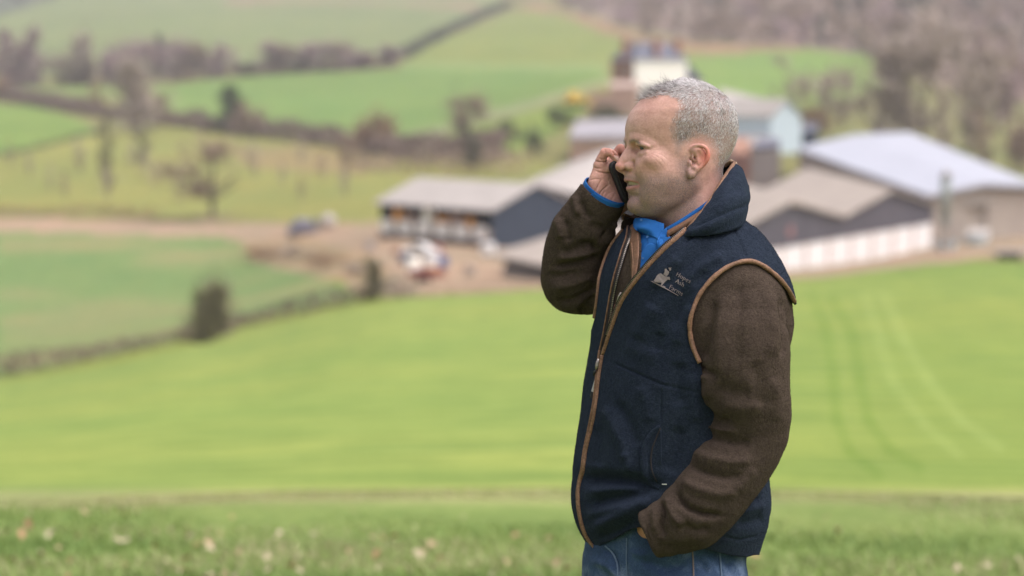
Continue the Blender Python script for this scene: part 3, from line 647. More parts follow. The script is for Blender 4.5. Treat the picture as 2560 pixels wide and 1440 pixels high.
def tank():
    g = P(2364, 512, 236); o = empty('silo', (g[0], g[1], g[2] - 4.5)); tag(o, 'slim grey-green upright silo in front of the pale shed roof', 'silo')
    m = MB(); m.tube([(0, 0, 3.2), (0, 0, 7.2)], 0.5, 16); m.build('drum', MB_GREEN, o, True)
    m = MB(); m.tube([(0, 0, 7.2), (0, 0, 7.9)], [0.58, 0.1], 16); m.build('cap', MB_CONC, o, True)
    m = MB(); m.tube([(0, 0, 2.2), (0, 0, 3.2)], [0.15, 0.55], 16); m.build('hopper', MB_GREEN, o, True)
    for k in range(4):
        a = k * math.pi / 2 + .4; m = MB(); m.tube([(math.cos(a) * .6, math.sin(a) * .6, -1), (math.cos(a) * .5, math.sin(a) * .5, 3.4)], 0.06, 6); m.build('leg', MB_CONC, o)
    # open cattle yard beside the barn
    A = G(2335, 618); B = G(2472, 604); o, L = frame_obj(A, B, 'cattle_yard', 'open cattle yard with white block wall at the right end of the stock barn', 'yard')
    m = MB(); m.box(0, L, 0, .25, -1, 1.7); m.build('block_wall', MB_WHITE, o)
    m = MB(); m.box(0, L, 7.6, 8, -1, 3.6); m.build('back_wall', MB_TAN, o)
    m = MB(); m.prism([(-.5, 4.3), (8.4, 3.7), (8.4, 3.9), (-.5, 4.5)], -.3, L + .4, 'x'); m.build('roof', MB_ROOF, o)
    for k in range(5): m = MB(); m.box(k * L / 4.1, k * L / 4.1 + .22, .3, .52, -1, 4.2); m.build('post', MB_CONC, o)
    for i, (x, lab) in enumerate([(1.4, 'brown cow standing under the cattle yard roof, left one'), (4.4, 'brown cow standing under the cattle yard roof, right one')]):
        cow(o.matrix_basis @ Vector((x, 2.2, 0.6)), lab)
    for i, (x, y, lab) in enumerate([(2362, 625, 'pale blue tub against the yard wall, left one'), (2440, 612, 'pale blue tub against the yard wall, right one')]):
        g = G(x, y); m = MB(); m.tube([(0, 0, 0), (0, 0, .9), (0, 0, .9), (0, 0, .1)], [1.0, 1.3, 1.2, .9], 16); t = m.build('water_tub', MB_PALEB); t.location = g; tag(t, lab, 'tub', 'pale blue tubs at the cattle yard')
def cow(loc, lab):
    o = empty('cow', loc, 0.3); tag(o, lab, 'cow', 'cows in the cattle yard')
    V, E, R_ = [(-.75, 0, 1.15), (-.2, 0, 1.12), (.5, 0, 1.18), (.85, 0, 1.3), (1.15, 0, 1.35), (1.5, 0, 1.15), (-.8, .2, .6), (-.8, .2, 0), (-.8, -.2, .6), (-.8, -.2, 0), (.55, .2, .6), (.55, .2, 0), (.55, -.2, .6), (.55, -.2, 0), (-.95, 0, .9), (-1.0, 0, .4)], \
        [(0, 1), (1, 2), (2, 3), (3, 4), (4, 5), (0, 6), (6, 7), (0, 8), (8, 9), (2, 10), (10, 11), (2, 12), (12, 13), (0, 14), (14, 15)], [.34, .38, .36, .22, .17, .1, .13, .06, .13, .06, .13, .06, .13, .06, .05, .03]
    me = bpy.data.meshes.new('body'); me.from_pydata(V, E, []); me.materials.append(simple('cow_hide', (0.22, 0.09, 0.045), None, 2, .8)); b = link(bpy.data.objects.new('body', me), o)
    md = b.modifiers.new('s', 'SKIN'); me.skin_vertices.new() if not me.skin_vertices else None
    for v, r_ in zip(me.skin_vertices[0].data, R_): v.radius = (r_, r_)
    b.modifiers.new('u', 'SUBSURF').levels = 1
tank()
def house():
    o = empty('farmhouse', P(1586, 243, 498), 0.0); tag(o, 'tall farmhouse with cream front, red brick side and slate hipped roof', 'house')
    d = np.array([math.cos(.42), math.sin(.42)]); o.rotation_euler.z = .42
    w, dp, h = 12.2, 10.5, 7.6
    m = MB(); m.box(0, w, 0, .3, -4, h); m.build('front_wall', MB_CREAM, o)
    m = MB(); m.box(0.0, .3, .3, dp, -4, h); m.build('side_wall', MB_BRICK, o)
    m = MB(); m.box(w - .3, w, .3, dp, -4, h); m.box(.3, w - .3, dp - .3, dp, -4, h); m.build('rear_wall', MB_BRICK, o)
    m = MB(); z = h; m.add([(-.4, -.4, z), (w + .4, -.4, z), (w + .4, dp + .4, z), (-.4, dp + .4, z), (2.6, 3.2, z + 3.6), (w - 2.6, 3.2, z + 3.6), (w - 2.6, dp - 3.2, z + 3.6), (2.6, dp - 3.2, z + 3.6)],
                          [(3, 2, 1, 0), (0, 1, 5, 4), (1, 2, 6, 5), (2, 3, 7, 6), (3, 0, 4, 7), (4, 5, 6, 7)]); m.build('roof', MB_SLATE, o)
    for x, y in ((.6, 5.5), (5.6, .9), (w - 1.3, 1.6)):
        m = MB(); m.box(x - .5, x + .5, y - .7, y + .7, h - .1, h + 4.2); m.box(x - .6, x + .6, y - .8, y + .8, h + 4.21, h + 4.45); m.build('chimney', MB_BRICK, o)
    for x in (1.6, 8.2):
        for z in (0.2,):
            m = MB(); m.box(x - .1, x + 1.3, -.05, -.003, z - .1, z + 1.9); f = m.build('window', MB_WPAINT, o)
            m = MB(); m.box(x, x + 1.2, -.08, -.052, z, z + 1.8); m.build('pane', MB_GLASS , f)
    for y in (2.0, 6.4):
        for z in (1.0, 4.6):
            m = MB(); m.box(-.05, -.003, y - .1, y + 1.3, z - .1, z + 1.9); f = m.build('window', MB_WPAINT, o)
            m = MB(); m.box(-.08, -.052, y, y + 1.2, z, z + 1.8); m.build('pane', MB_GLASS, f)
    # grey wing to the right
    A = P(1700, 246, 512); o2 = empty('house_wing', A, .42); tag(o2, 'small slate-roofed wing just right of the farmhouse', 'outbuilding')
    m = MB(); m.box(0, 5.5, 0, 5, -3, 3.4); m.build('wall', MB_CREAM, o2)
    m = MB(); m.prism([(-.4, 3.41), (5.9, 3.41), (2.7, 6.8)], -.3, 5.3); m.build('roof', MB_SLATE, o2)
    A = P(1470, 262, 470); B = P(1590, 262, 468); o3, L = frame_obj(A, B, 'garden_wall', 'pink stone garden wall and low outbuilding in front of the farmhouse', 'wall')
    m = MB(); m.box(0, L, 0, .5, -2, 2.2); m.build('wall', MB_PINK, o3)
    m = MB(); m.box(L * .45, L, .52, 4, -2, 3.4); m.build('outhouse', MB_PINK, o3)
    m = MB(); m.prism([(.2, 3.42), (4.4, 3.42), (2.3, 4.6)], L * .43, L * 1.02, 'x'); m.build('roof', simple('pale_tile', (0.52, 0.40, 0.34), None, .5, .9), o3)
house()
def wheel(m, x, y, z, r_, w): m.tube([(x, y - w / 2, z), (x, y + w / 2, z)], r_, 16)
def vehicles():
    g = P(1437, 268, 462); o = empty('loader', g, .5); tag(o, 'bright yellow farm loader parked beside the garden', 'loader')
    m = MB(); m.prism([(-2, .8), (1.6, .8), (1.8, 1.5), (.6, 1.9), (-2, 1.9)], -.9, .9); m.build('body', MB_YELLOW, o, bevel=.08)
    m = MB(); m.prism([(-1.3, 1.91), (.4, 1.91), (.2, 3.1), (-1.1, 3.1)], -.75, .75); m.build('cab', MB_YELLOW, o, bevel=.06)
    m = MB(); m.tube([(.9, 0, 1.6), (2.2, 0, 2.2), (3.0, 0, 1.0)], .18, 8); m.build('arm', MB_YELLOW, o)
    m = MB(); m.prism([(2.8, .4), (3.7, .5), (3.3, 1.3), (2.8, 1.2)], -.9, .9); m.build('bucket', MB_YELLOW, o)
    for x in (-1.2, 1.1):
        for y in (-1, 1): m = MB(); wheel(m, x, y, .65, .65, .4); m.build('wheel', MB_RUBBER, o, True)
    # white pickup
    g = G(1052, 645); o = empty('pickup', g, -.5); o.scale = (.8,) * 3; tag(o, 'white pickup parked in the yard in front of the open barn', 'pickup')
    m = MB(); m.prism([(-2.5, .5), (2.4, .5), (2.45, 1.1), (1.2, 1.25), (.6, 1.8), (-.7, 1.85), (-.9, 1.25), (-2.5, 1.2)], -.9, .9); m.build('body', MB_WPAINT, o, bevel=.07)
    m = MB(); m.prism([(.98, 1.27), (.55, 1.72), (-.6, 1.76), (-.75, 1.3)], -.92, .92); m.build('window', MB_GLASS, o)
    for x in (-1.6, 1.5):
        for y in (-.85, .85): m = MB(); wheel(m, x, y, .38, .38, .25); m.build('wheel', MB_RUBBER, o, True)
    g = G(1066, 708); o = empty('trailer', g, -.3); o.scale = (.85,) * 3; tag(o, 'low red farm trailer below the white pickup', 'trailer')
    m = MB(); m.box(-1.7, 1.7, -1, 1, .7, .85); m.box(-1.7, 1.7, -1, -.93, .86, 1.4); m.box(-1.7, 1.7, .93, 1, .86, 1.4); m.build('bed', MB_RED, o)
    m = MB(); m.tube([(1.7, 0, .7), (2.8, 0, .6)], .06, 6); m.build('drawbar', MB_RED, o)
    for y in (-1.1, 1.1): m = MB(); wheel(m, -.3, y, .4, .4, .22); m.build('wheel', MB_RUBBER, o, True)
    for x, y, mt, lab, sz in [(1035, 685, MB_CREAM, 'cream bulk bag beside the red trailer', 1.2), (1105, 668, MB_BLUEP, 'blue bulk bag at the right of the yard clutter', .9), (1095, 640, MB_RED, 'red bulk bag behind the pickup', 1.0),
                              (1078, 670, MB_WPAINT, 'white bulk bag in the middle of the yard clutter', 1.0), (1262, 604, MB_ORANGE, 'orange bulk bag at the foot of the navy gable', 1.5), (1220, 640, MB_WPAINT, 'white bulk bag at the right corner of the open barn', 1.2), (925, 628, MB_CONC, 'grey bulk bag on the drive left of the open barn', .9), (1175, 690, MB_TAN, 'tan bulk bag alone on the right of the yard', .8),
                              (1010, 662, MB_SLATE, 'dark slate bulk bag at the left of the pickup', .9), (1085, 690, MB_ORANGE, 'orange bulk bag just above the red trailer', .7), (990, 640, MB_BRICK, 'brick-red bulk bag near the left end of the open barn', .7)]:
        g = G(x, y); V, F = [], []; m = MB(); m.box(-.55 * sz, .55 * sz, -.5 * sz, .5 * sz, 0, 1.15 * sz); t = m.build('bulk_bag', mt, None, bevel=.16 * sz); t.location = g; t.rotation_euler.z = x * .7; tag(t, lab, 'bag', 'bulk bags about the yard')
    # grey clamp and white tank left of the barn
    g = G(758, 588); o = empty('silage_clamp', g, .15); tag(o, 'dark grey sheeted silage clamp left of the farmyard', 'silage clamp')
    m = MB(); m.prism([(-1.9, 0), (1.9, 0), (1.3, 1.7), (-.6, 1.8)], 0, 6); m.build('sheet', simple('grey_sheet', (.20, .19, .23), None, 1, .6), o, bevel=.2)
    m = MB(); m.box(1.95, 2.3, -.3, 6, -.3, 1.9); m.build('side_wall', MB_CONC, o)
    g = G(822, 572); o = empty('water_tank', g); tag(o, 'pale rounded water tank right of the silage clamp', 'tank')
    m = MB(); m.tube([(0, 0, 0), (0, 0, 1.5), (0, 0, 1.9)], [.85, .85, .4], 18); m.build('drum', simple('pale_plastic', (.55, .50, .46), None, 1, .5), o, True)
    m = MB(); m.tube([(0, 0, 1.9), (0, 0, 2.1)], .25, 12); m.build('lid', MB_CONC, o, True)
    g = G(2535, 648); o = empty('farm_trailer', g, .1); tag(o, 'low grey flat trailer at the far right edge of the yard', 'trailer')
    m = MB(); m.box(-2, 2.2, -1, 1, .6, .8); m.build('bed', MB_CONC, o)
    for x in (-1, 0): 
        for y in (-.9, .9): m = MB(); wheel(m, x, y, .35, .35, .22); m.build('wheel', MB_RUBBER, o, True)
vehicles()
# ------------------------------------------------------------------ implicit modelling kit
# modelling space: X = photo px right of the axis, Y = px up, Z = px away, 1 unit = US metres at depth D0
D0 = 4.0; US = D0 / SPX
_R = np.array([1, 0, 0.]); _U = np.array([0, -SP_, CP]); _F = np.array([0, CP, SP_])
def L(x, y, w=0.0):
    k = 1 + w * US / D0
    return np.array([(x - 1280) * k, (720 - y) * k, w], float)
def to_world(V):
    V = np.asarray(V, float)
    return np.array([0, 0, CAMZ]) + V[..., 0:1] * US * _R + V[..., 1:2] * US * _U + (D0 + V[..., 2:3] * US) * _F
def to_px(V):
    V = np.asarray(V, float); k = 1 + V[..., 2] * US / D0
    return 1280 + V[..., 0] / k, 720 - V[..., 1] / k
class Field:
    def __init__(s, lo, hi, h):
        s.h = h; s.lo = np.array(lo, float); s.n = np.ceil((np.array(hi, float) - s.lo) / h).astype(int) + 1
        s.ax = [(s.lo[i] + np.arange(s.n[i]) * h).astype(np.float32) for i in range(3)]
        s.F = np.full(tuple(s.n), 1e3, np.float32)
    def grid(s, lo=None, hi=None):
        sl = []
        for i in range(3):
            a = 0 if lo is None else max(0, int(np.searchsorted(s.ax[i], lo[i])))
            b = s.n[i] if hi is None else min(s.n[i], int(np.searchsorted(s.ax[i], hi[i])))
            sl.append(slice(a, max(a, b)))
        X = s.ax[0][sl[0]][:, None, None]; Y = s.ax[1][sl[1]][None, :, None]; Z = s.ax[2][sl[2]][None, None, :]
        return tuple(sl), X, Y, Z
    def apply(s, fn, lo, hi, k, mode='add'):
        m = k + 3 * s.h
        sl, X, Y, Z = s.grid(np.array(lo) - m, np.array(hi) + m)
        A = s.F[sl]
        if A.size == 0: return
        B = fn(X, Y, Z)
        if mode == 'add': h = np.clip(0.5 + 0.5 * (A - B) / k, 0, 1); s.F[sl] = A + (B - A) * h - k * h * (1 - h)
        else: s.F[sl] = _smax(A, -B, k)
    def ell(s, c, r, k=6.0, mode='add', rot=None):
        c = np.array(c, float); r = np.array(r, float); R = None if rot is None else np.array(Euler(rot).to_matrix()).T
        def fn(X, Y, Z):
            x, y, z = X - c[0], Y - c[1], Z - c[2]
            if R is not None: x, y, z = (R[0, 0] * x + R[0, 1] * y + R[0, 2] * z, R[1, 0] * x + R[1, 1] * y + R[1, 2] * z, R[2, 0] * x + R[2, 1] * y + R[2, 2] * z)
            q = np.sqrt((x / r[0]) ** 2 + (y / r[1]) ** 2 + (z / r[2]) ** 2)
            g = np.sqrt((x / r[0] ** 2) ** 2 + (y / r[1] ** 2) ** 2 + (z / r[2] ** 2) ** 2) + 1e-9
            return (q * (q - 1) / g).astype(np.float32)
        b = np.full(3, r.max()) if R is not None else r
        s.apply(fn, c - b, c + b, k, mode)
    def cap(s, a, b, ra, rb=None, k=6.0, mode='add', sq=None):
        a = np.array(a, float); b = np.array(b, float); rb = ra if rb is None else rb; d = b - a; dd = float(d @ d) + 1e-9; rm = max(ra, rb)
        def fn(X, Y, Z):
            x, y, z = X - a[0], Y - a[1], Z - a[2]
            t = np.clip((x * d[0] + y * d[1] + z * d[2]) / dd, 0, 1)
            return (np.sqrt((x - t * d[0]) ** 2 + (y - t * d[1]) ** 2 + (z - t * d[2]) ** 2) - (ra + (rb - ra) * t)).astype(np.float32)
        s.apply(fn, np.minimum(a, b) - rm, np.maximum(a, b) + rm, k, mode)
    def chain(s, pts, rad, k=6.0, mode='add', sub=3):
        pts = np.array(pts, float); rad = np.array(rad, float); n = len(pts)
        if sub > 1 and n > 2:                                   # Catmull-Rom through the points
            Q = np.vstack([2 * pts[0] - pts[1], pts, 2 * pts[-1] - pts[-2]]); T = np.linspace(0, n - 1, (n - 1) * sub + 1)
            i = np.minimum(T.astype(int), n - 2); t = (T - i)[:, None]
            rad = np.interp(T, np.arange(n), rad); pts = _catmull(t, Q[i], Q[i + 1], Q[i + 2], Q[i + 3])
        rm = rad.max()
        def fn(X, Y, Z):
            B = None
            for a, b, ra, rb in zip(pts[:-1], pts[1:], rad[:-1], rad[1:]):
                d = b - a; dd = float(d @ d) + 1e-9; x, y, z = X - a[0], Y - a[1], Z - a[2]
                t = np.clip((x * d[0] + y * d[1] + z * d[2]) / dd, 0, 1)
                q = (np.sqrt((x - t * d[0]) ** 2 + (y - t * d[1]) ** 2 + (z - t * d[2]) ** 2) - (ra + (rb - ra) * t)).astype(np.float32)
                B = q if B is None else np.minimum(B, q)
            return B
        s.apply(fn, pts.min(0) - rm, pts.max(0) + rm, k, mode)
    def mesh(s, iso=0.0): return surface_nets(s.F - iso, s.lo, s.h)
def _smax(A, B, k):
    return -smin(-A, -B, k)
def _catmull(t, p0, p1, p2, p3):
    return 0.5 * ((2 * p1) + (-p0 + p2) * t + (2 * p0 - 5 * p1 + 4 * p2 - p3) * t ** 2 + (-p0 + 3 * p1 - 3 * p2 + p3) * t ** 3)
def smin(A, B, k):
    h = np.clip(0.5 + 0.5 * (A - B) / k, 0, 1); return A + (B - A) * h - k * h * (1 - h)
def surface_nets(F, lo, h):
    ins = F < 0; nx, ny, nz = F.shape
    c = np.zeros((nx - 1, ny - 1, nz - 1), np.int8)
    for dx in (0, 1):
        for dy in (0, 1):
            for dz in (0, 1): c += ins[dx:nx - 1 + dx, dy:ny - 1 + dy, dz:nz - 1 + dz]
    act = (c > 0) & (c < 8); I, J, K = np.nonzero(act)
    idx = np.full(act.shape, -1, np.int32); idx[I, J, K] = np.arange(len(I))
    vals = np.stack([F[I + a, J + b, K + d] for a in (0, 1) for b in (0, 1) for d in (0, 1)], 1).reshape(-1, 2, 2, 2)
    P_ = np.zeros((len(I), 3)); n = np.zeros(len(I))
    for ax in range(3):
        for p in (0, 1):
            for q in (0, 1):
                ia = [0, 0, 0]; ib = [0, 0, 0]; o = [i for i in range(3) if i != ax]
                ia[o[0]] = ib[o[0]] = p; ia[o[1]] = ib[o[1]] = q; ib[ax] = 1
                a = vals[:, ia[0], ia[1], ia[2]]; b = vals[:, ib[0], ib[1], ib[2]]; m = (a < 0) != (b < 0)
                t = np.where(m, a / np.where(m, a - b, 1), 0)
                v = np.zeros((len(I), 3)); v[:, o[0]] = p; v[:, o[1]] = q; v[:, ax] = t
                P_ += v * m[:, None]; n += m
    V = (P_ / n[:, None] + np.stack([I, J, K], 1)) * h + lo
    Q = []
    for ax in range(3):
        sl0 = [slice(None)] * 3; sl1 = [slice(None)] * 3; sl0[ax] = slice(0, -1); sl1[ax] = slice(1, None)
        a = ins[tuple(sl0)]; b = ins[tuple(sl1)]; cr = a != b
        o = [(ax + 1) % 3, (ax + 2) % 3]
        g = np.array(np.nonzero(cr)); ok = (g[o[0]] > 0) & (g[o[1]] > 0) & (g[o[0]] < F.shape[o[0]] - 1) & (g[o[1]] < F.shape[o[1]] - 1); g = g[:, ok]
        def cell(d0, d1):
            w = g.copy(); w[o[0]] -= d0; w[o[1]] -= d1; return idx[w[0], w[1], w[2]]
        q = np.stack([cell(0, 0), cell(1, 0), cell(1, 1), cell(0, 1)], 1)
        fl = a[g[0], g[1], g[2]]; q[~fl] = q[~fl][:, ::-1]; Q.append(q)
    return V, np.concatenate(Q)
def clean(V, F, keep):
    """keep faces where keep is True, drop unused vertices"""
    F = F[keep]; u = np.unique(F); m = np.full(len(V), -1, np.int32); m[u] = np.arange(len(u)); return V[u], m[F], u
def vnormals(V, F):
    a = V[F[:, 2]] - V[F[:, 0]]; b = V[F[:, 3]] - V[F[:, 1]]; n = np.cross(a, b); N = np.zeros_like(V)
    for k in range(4): np.add.at(N, F[:, k], n)
    return N / (np.linalg.norm(N, axis=1)[:, None] + 1e-9)
def smooth_mesh(V, F, it=2, w=0.5):
    E = np.concatenate([F[:, [0, 1]], F[:, [1, 2]], F[:, [2, 3]], F[:, [3, 0]]]); E = np.concatenate([E, E[:, ::-1]])
    deg = np.bincount(E[:, 0], minlength=len(V)).astype(float)[:, None]
    for _ in range(it):
        S_ = np.stack([np.bincount(E[:, 0], weights=V[E[:, 1], i], minlength=len(V)) for i in range(3)], 1) / np.maximum(deg, 1)
        V = V + (S_ - V) * w
    return V
def polydist(px, py, pts):
    """distance in px to a polyline and the position along it (0..1)"""
    d = np.full(px.shape, 1e9); T = np.zeros(px.shape); n = len(pts) - 1
    for k in range(n):
        (x0, y0), (x1, y1) = pts[k][:2], pts[k + 1][:2]
        t = np.clip(((px - x0) * (x1 - x0) + (py - y0) * (y1 - y0)) / ((x1 - x0) ** 2 + (y1 - y0) ** 2 + 1e-9), 0, 1)
        q = np.hypot(px - x0 - t * (x1 - x0), py - y0 - t * (y1 - y0)); m = q < d; d[m] = q[m]; T[m] = ((k + t) / n)[m]
    return d, T
def polysigned(px, py, pts):
    """signed distance: positive on the right-hand side in image space (y down) when walking along pts"""
    d = np.full(px.shape, 1e9); S_ = np.zeros(px.shape); T = np.zeros(px.shape); n = len(pts) - 1
    for k in range(n):
        (x0, y0), (x1, y1) = pts[k], pts[k + 1]
        t = np.clip(((px - x0) * (x1 - x0) + (py - y0) * (y1 - y0)) / ((x1 - x0) ** 2 + (y1 - y0) ** 2), 0, 1)
        q = np.hypot(px - x0 - t * (x1 - x0), py - y0 - t * (y1 - y0)); m = q < d - 1e-6; d[m] = q[m]; T[m] = ((k + t) / n)[m]
        S_[m] = np.sign((x1 - x0) * (py - y0) - (y1 - y0) * (px - x0))[m]
    return d * S_, T
def carve(V, N, pts, width, depth, zmax=None, ends=0.18, face=0.15):
    """push the surface in (depth > 0) or out along a line traced in the photo, on the camera side only"""
    px, py = to_px(V); d, T = polydist(px, py, pts)
    e = np.clip(np.minimum(T, 1 - T) / ends, 0, 1); e = e * e * (3 - 2 * e) if ends < .5 else np.sin(np.pi * T)
    m = np.exp(-(d / width) ** 2) * (0.15 + 0.85 * e) * (N[:, 2] < face)
    if zmax is not None: m = m * (V[:, 2] < zmax)
    V -= N * (depth * m)[:, None]; return V
def fbm3(V, sc, seed=0, octs=3):
    r = np.random.RandomState(seed); s = 0; a = 1.0
    for o in range(octs):
        T = r.rand(64, 64, 64).astype(np.float32); Q = V * sc * 2 ** o + r.rand(3) * 60; i = np.floor(Q).astype(int); f = Q - i; f = f * f * (3 - 2 * f); i %= 64; j = (i + 1) % 64
        g = lambda a_, b_, c_: T[(i, j)[a_][:, 0], (i, j)[b_][:, 1], (i, j)[c_][:, 2]]
        x0 = g(0,0,0)*(1-f[:,0])+g(1,0,0)*f[:,0]; x1 = g(0,1,0)*(1-f[:,0])+g(1,1,0)*f[:,0]; x2 = g(0,0,1)*(1-f[:,0])+g(1,0,1)*f[:,0]; x3 = g(0,1,1)*(1-f[:,0])+g(1,1,1)*f[:,0]
        s = s + a * (((x0*(1-f[:,1])+x1*f[:,1])*(1-f[:,2])+(x2*(1-f[:,1])+x3*f[:,1])*f[:,2]) - 0.5); a *= 0.5
    return s
# ------------------------------------------------------------------ the man: head
HYAW = math.radians(16.0); HC, HS = math.cos(HYAW), math.sin(HYAW)
HX0, HY0 = 1696.0, 400.0
_HO = L(HX0, HY0, 0.0)
def h2m(Q):
    """head frame (forward, left, up) -> modelling space"""
    Q = np.asarray(Q, float); f, l, u = Q[..., 0], Q[..., 1], Q[..., 2]
    return np.stack([_HO[0] - HC * f + HS * l, _HO[1] + u, _HO[2] - HS * f - HC * l], -1)
def px2h(x, y, l):
    """head-frame point at left-offset l seen at photo pixel (x, y) (near side)"""
    f = 0.0
    for _ in range(4):
        k = 1 + (_HO[2] - HS * f - HC * l) * US / D0
        f = (_HO[0] + HS * l - (x - 1280) * k) / HC
    return np.array([f, l, (720 - y) * k - _HO[1]])
HU = np.array([-300,-200,-160,-142,-135,-126,-112, -93, -86, -73, -60, -50, -34, -10,  17,  38,  55,  75,  96, 117, 153, 172, 185, 193, 199, 203.])
HF = np.array([ 20,   35,  50,  88, 100, 112, 119, 121, 122, 126, 128, 131, 134, 134, 131, 129, 134, 135, 131, 123,  93,  68,  43,  22,   4,  -8.])
HBU = np.array([-300, -60, -40, -7, 9, 35, 60, 88, 123, 154, 173, 189, 197, 201, 203.])
HB = np.array([ -70, -75, -88,-116,-128,-142,-150,-151,-143,-124,-97,-70,-43,-25, -8.])
HWU = np.array([-300,-160,-142,-135,-126,-112,-93,-73,-50,-20, 10, 38, 60, 90, 120, 145, 170, 185, 195, 200, 203.])
HW = np.array([ 30,  40,  50,  56,  63,  72, 82, 90, 95,100,104,104,108,113,113,106, 88, 68, 44, 25, 3.])
def _sm(u, xs, ys, r=9.0):
    k = np.linspace(-1, 1, 15); w = (1 - k * k) ** 2
    rr = np.minimum(r, np.clip((203 - u) * 0.9, 0.5, r))
    return sum(np.interp(u + a * rr * 1.3, xs, ys) * b for a, b in zip(k, w)) / w.sum()
def build_head_field(h=1.7):
    H = Field((-168, -150, -300), (182, 150, 214), h)
    f, l, u = H.ax[0][:, None, None], H.ax[1][None, :, None], H.ax[2]
    ff = _sm(u, HU, HF); fb = _sm(u, HBU, HB); w = _sm(u, HWU, HW)
    fc = np.interp(u, [-140, -60, 40, 203], [20, 0, -22, -15])
    nf = np.interp(u, [-140, -112, -93, -50, 0, 40, 100, 203], [2.0, 2.0, 1.82, 1.75, 1.95, 2.25, 2.2, 2.0])
    ff, fb, w, fc, nf = [q[None, None, :] for q in (ff, fb, w, fc, nf)]
    front = f > fc
    a = np.where(front, (f - fc) / np.maximum(ff - fc, 3), (fc - f) / np.maximum(fc - fb, 3)); n = np.where(front, nf, 2.25)
    q = (np.abs(a) ** n + np.abs(l / np.maximum(w, 3)) ** n) ** (1 / n)
    rad = np.hypot(f - fc, l)
    H.F = (rad * (1 - 1 / np.maximum(q, 1e-3)) * 0.92).astype(np.float32)
    H.F = np.where(q < 0.05, -30, H.F).astype(np.float32)
    top = (u - 203.0)[None, None, :]; H.F = np.maximum(H.F, top)
    # trim under the jaw, then add the neck
    x1, z1, x2, z2 = -20.0, -62.0, 118.0, -140.0
    nx, nz = -(z2 - z1), (x2 - x1); ln = math.hypot(nx, nz); nx, nz = nx / ln, nz / ln      # points up/forward
    pl = -((f - x1) * nx + (u[None, None, :] - z1) * nz)
    H.F = _smax(H.F, pl.astype(np.float32) * 1.0, 18.0)
    H.cap((-22, 0, -20), (-44, 0, -150), 86, 90, 26); H.cap((-44, 0, -150), (-95, 0, -330), 90, 100, 26)
    H.ell((48, 0, -124), (62, 50, 30), 26)                     # soft flesh under the chin
    for s in (1, -1):
        H.chain([(-8, 74 * s, -20), (-4, 73 * s, -62), (36, 62 * s, -98), (78, 40 * s, -118)], [14, 20, 20, 18], 18)      # jaw
        H.ell((42, 73 * s, -44), (40, 21, 36), 22); H.ell((66, 61 * s, -30), (34, 24, 40), 24)                                             # masseter
        H.chain([(125, 16 * s, 47), (119, 38 * s, 47), (104, 58 * s, 40), (92, 70 * s, 32)], [9, 10, 9, 7], 12)         # brow ridge
        H.ell((124, 34 * s, 25), (15, 25, 13), 12, 'sub')                                     # eye socket
        H.ell((88, 64 * s, -6), (27, 27, 20), 24)                                             # cheekbone
        H.ell((97, 43 * s, -32), (24, 22, 24), 20)                                           # cheek
    # nose
    H.chain([(123, 0, 40), (130, 0, 24), (141, 0, 4), (153, 0, -17)], [8.5, 8.5, 9.8, 12.2], 9)
    H.ell((124, 0, -4), (24, 19, 24), 12)
    for s in (1, -1):
        H.ell((134, 17 * s, -19), (13.5, 9, 10.5), 4); H.ell((151, 5.5 * s, -20), (11, 7.5, 10), 5)
    H.cap((153, 0, -26), (140, 0, -33), 6, 6.5, 5)
    for s in (1, -1):
        H.ell((145, 9.5 * s, -32.0), (10, 4.0, 6.0), 2.5, 'sub', rot=(0, 0.15, -0.25 * s))
        H.chain([(126, 25 * s, -8), (120, 28 * s, -24), (112, 38 * s, -46), (103, 48 * s, -68), (98, 52 * s, -86)], [3, 3.8, 4.2, 3.6, 2], 6, 'sub')     # smile fold
        H.chain([(104, 45 * s, -22), (97, 54 * s, -44), (90, 60 * s, -62)], [14, 13.5, 12], 20); H.ell((70, 52 * s, -72), (38, 26, 38), 26); H.ell((84, 46 * s, -92), (26, 20, 24), 22)      # cheek pushed back by the smile
        H.chain([(146, 17 * s, -8), (136, 25 * s, -5), (124, 28 * s, -12), (119, 28 * s, -24)], [2.0, 2.6, 3, 2.4], 4, 'sub')
    # lips: upper and lower, with the opening between
    def lp(l, f0, u0, fe, ue, le=42.0): t = (l / le) ** 2; return (f0 + (fe - f0) * t, l, u0 + (ue - u0) * t)
    ls = [-42, -34, -25, -16, -8, 0, 8, 16, 25, 34, 42]
    H.chain([lp(l, 131, -42, 108, -57) for l in ls], [3, 4.5, 7, 8.5, 9, 8.5, 9, 8.5, 7, 4.5, 3], 9, sub=1)
    H.chain([lp(l, 136.0, -50.5, 108, -61) for l in ls], [2, 3.0, 4.2, 5.2, 5.8, 5.4, 5.8, 5.2, 4.2, 3.0, 2], 4.5, sub=1)
    H.chain([lp(l, 130.0, -72, 106, -66) for l in ls], [2, 3.2, 4.8, 5.8, 6.2, 6.3, 6.2, 5.8, 4.8, 3.2, 2], 5, sub=1)
    H.chain([lp(l, 122.0, -80, 98, -78) for l in ls], [6, 7, 8, 8, 8, 8, 8, 8, 8, 7, 6], 9, sub=1)
    H.chain([lp(l, 137.5, -60.5, 110, -64.5, 38) for l in (-38, -28, -18, -9, 0, 9, 18, 28, 38)], [1.0, 3.0, 4.6, 5.3, 5.4, 5.3, 4.6, 3.0, 1.0], 1.2, 'sub')
    H.chain([lp(l, 125, -60.0, 100, -64.5, 38) for l in (-34, -22, -11, 0, 11, 22, 34)], [3, 6, 7.5, 8, 7.5, 6, 3], 2.0, 'sub')
    H.chain([(128, -20, -90), (131.5, 0, -91), (128, 20, -90)], [3, 4, 3], 6, 'sub')
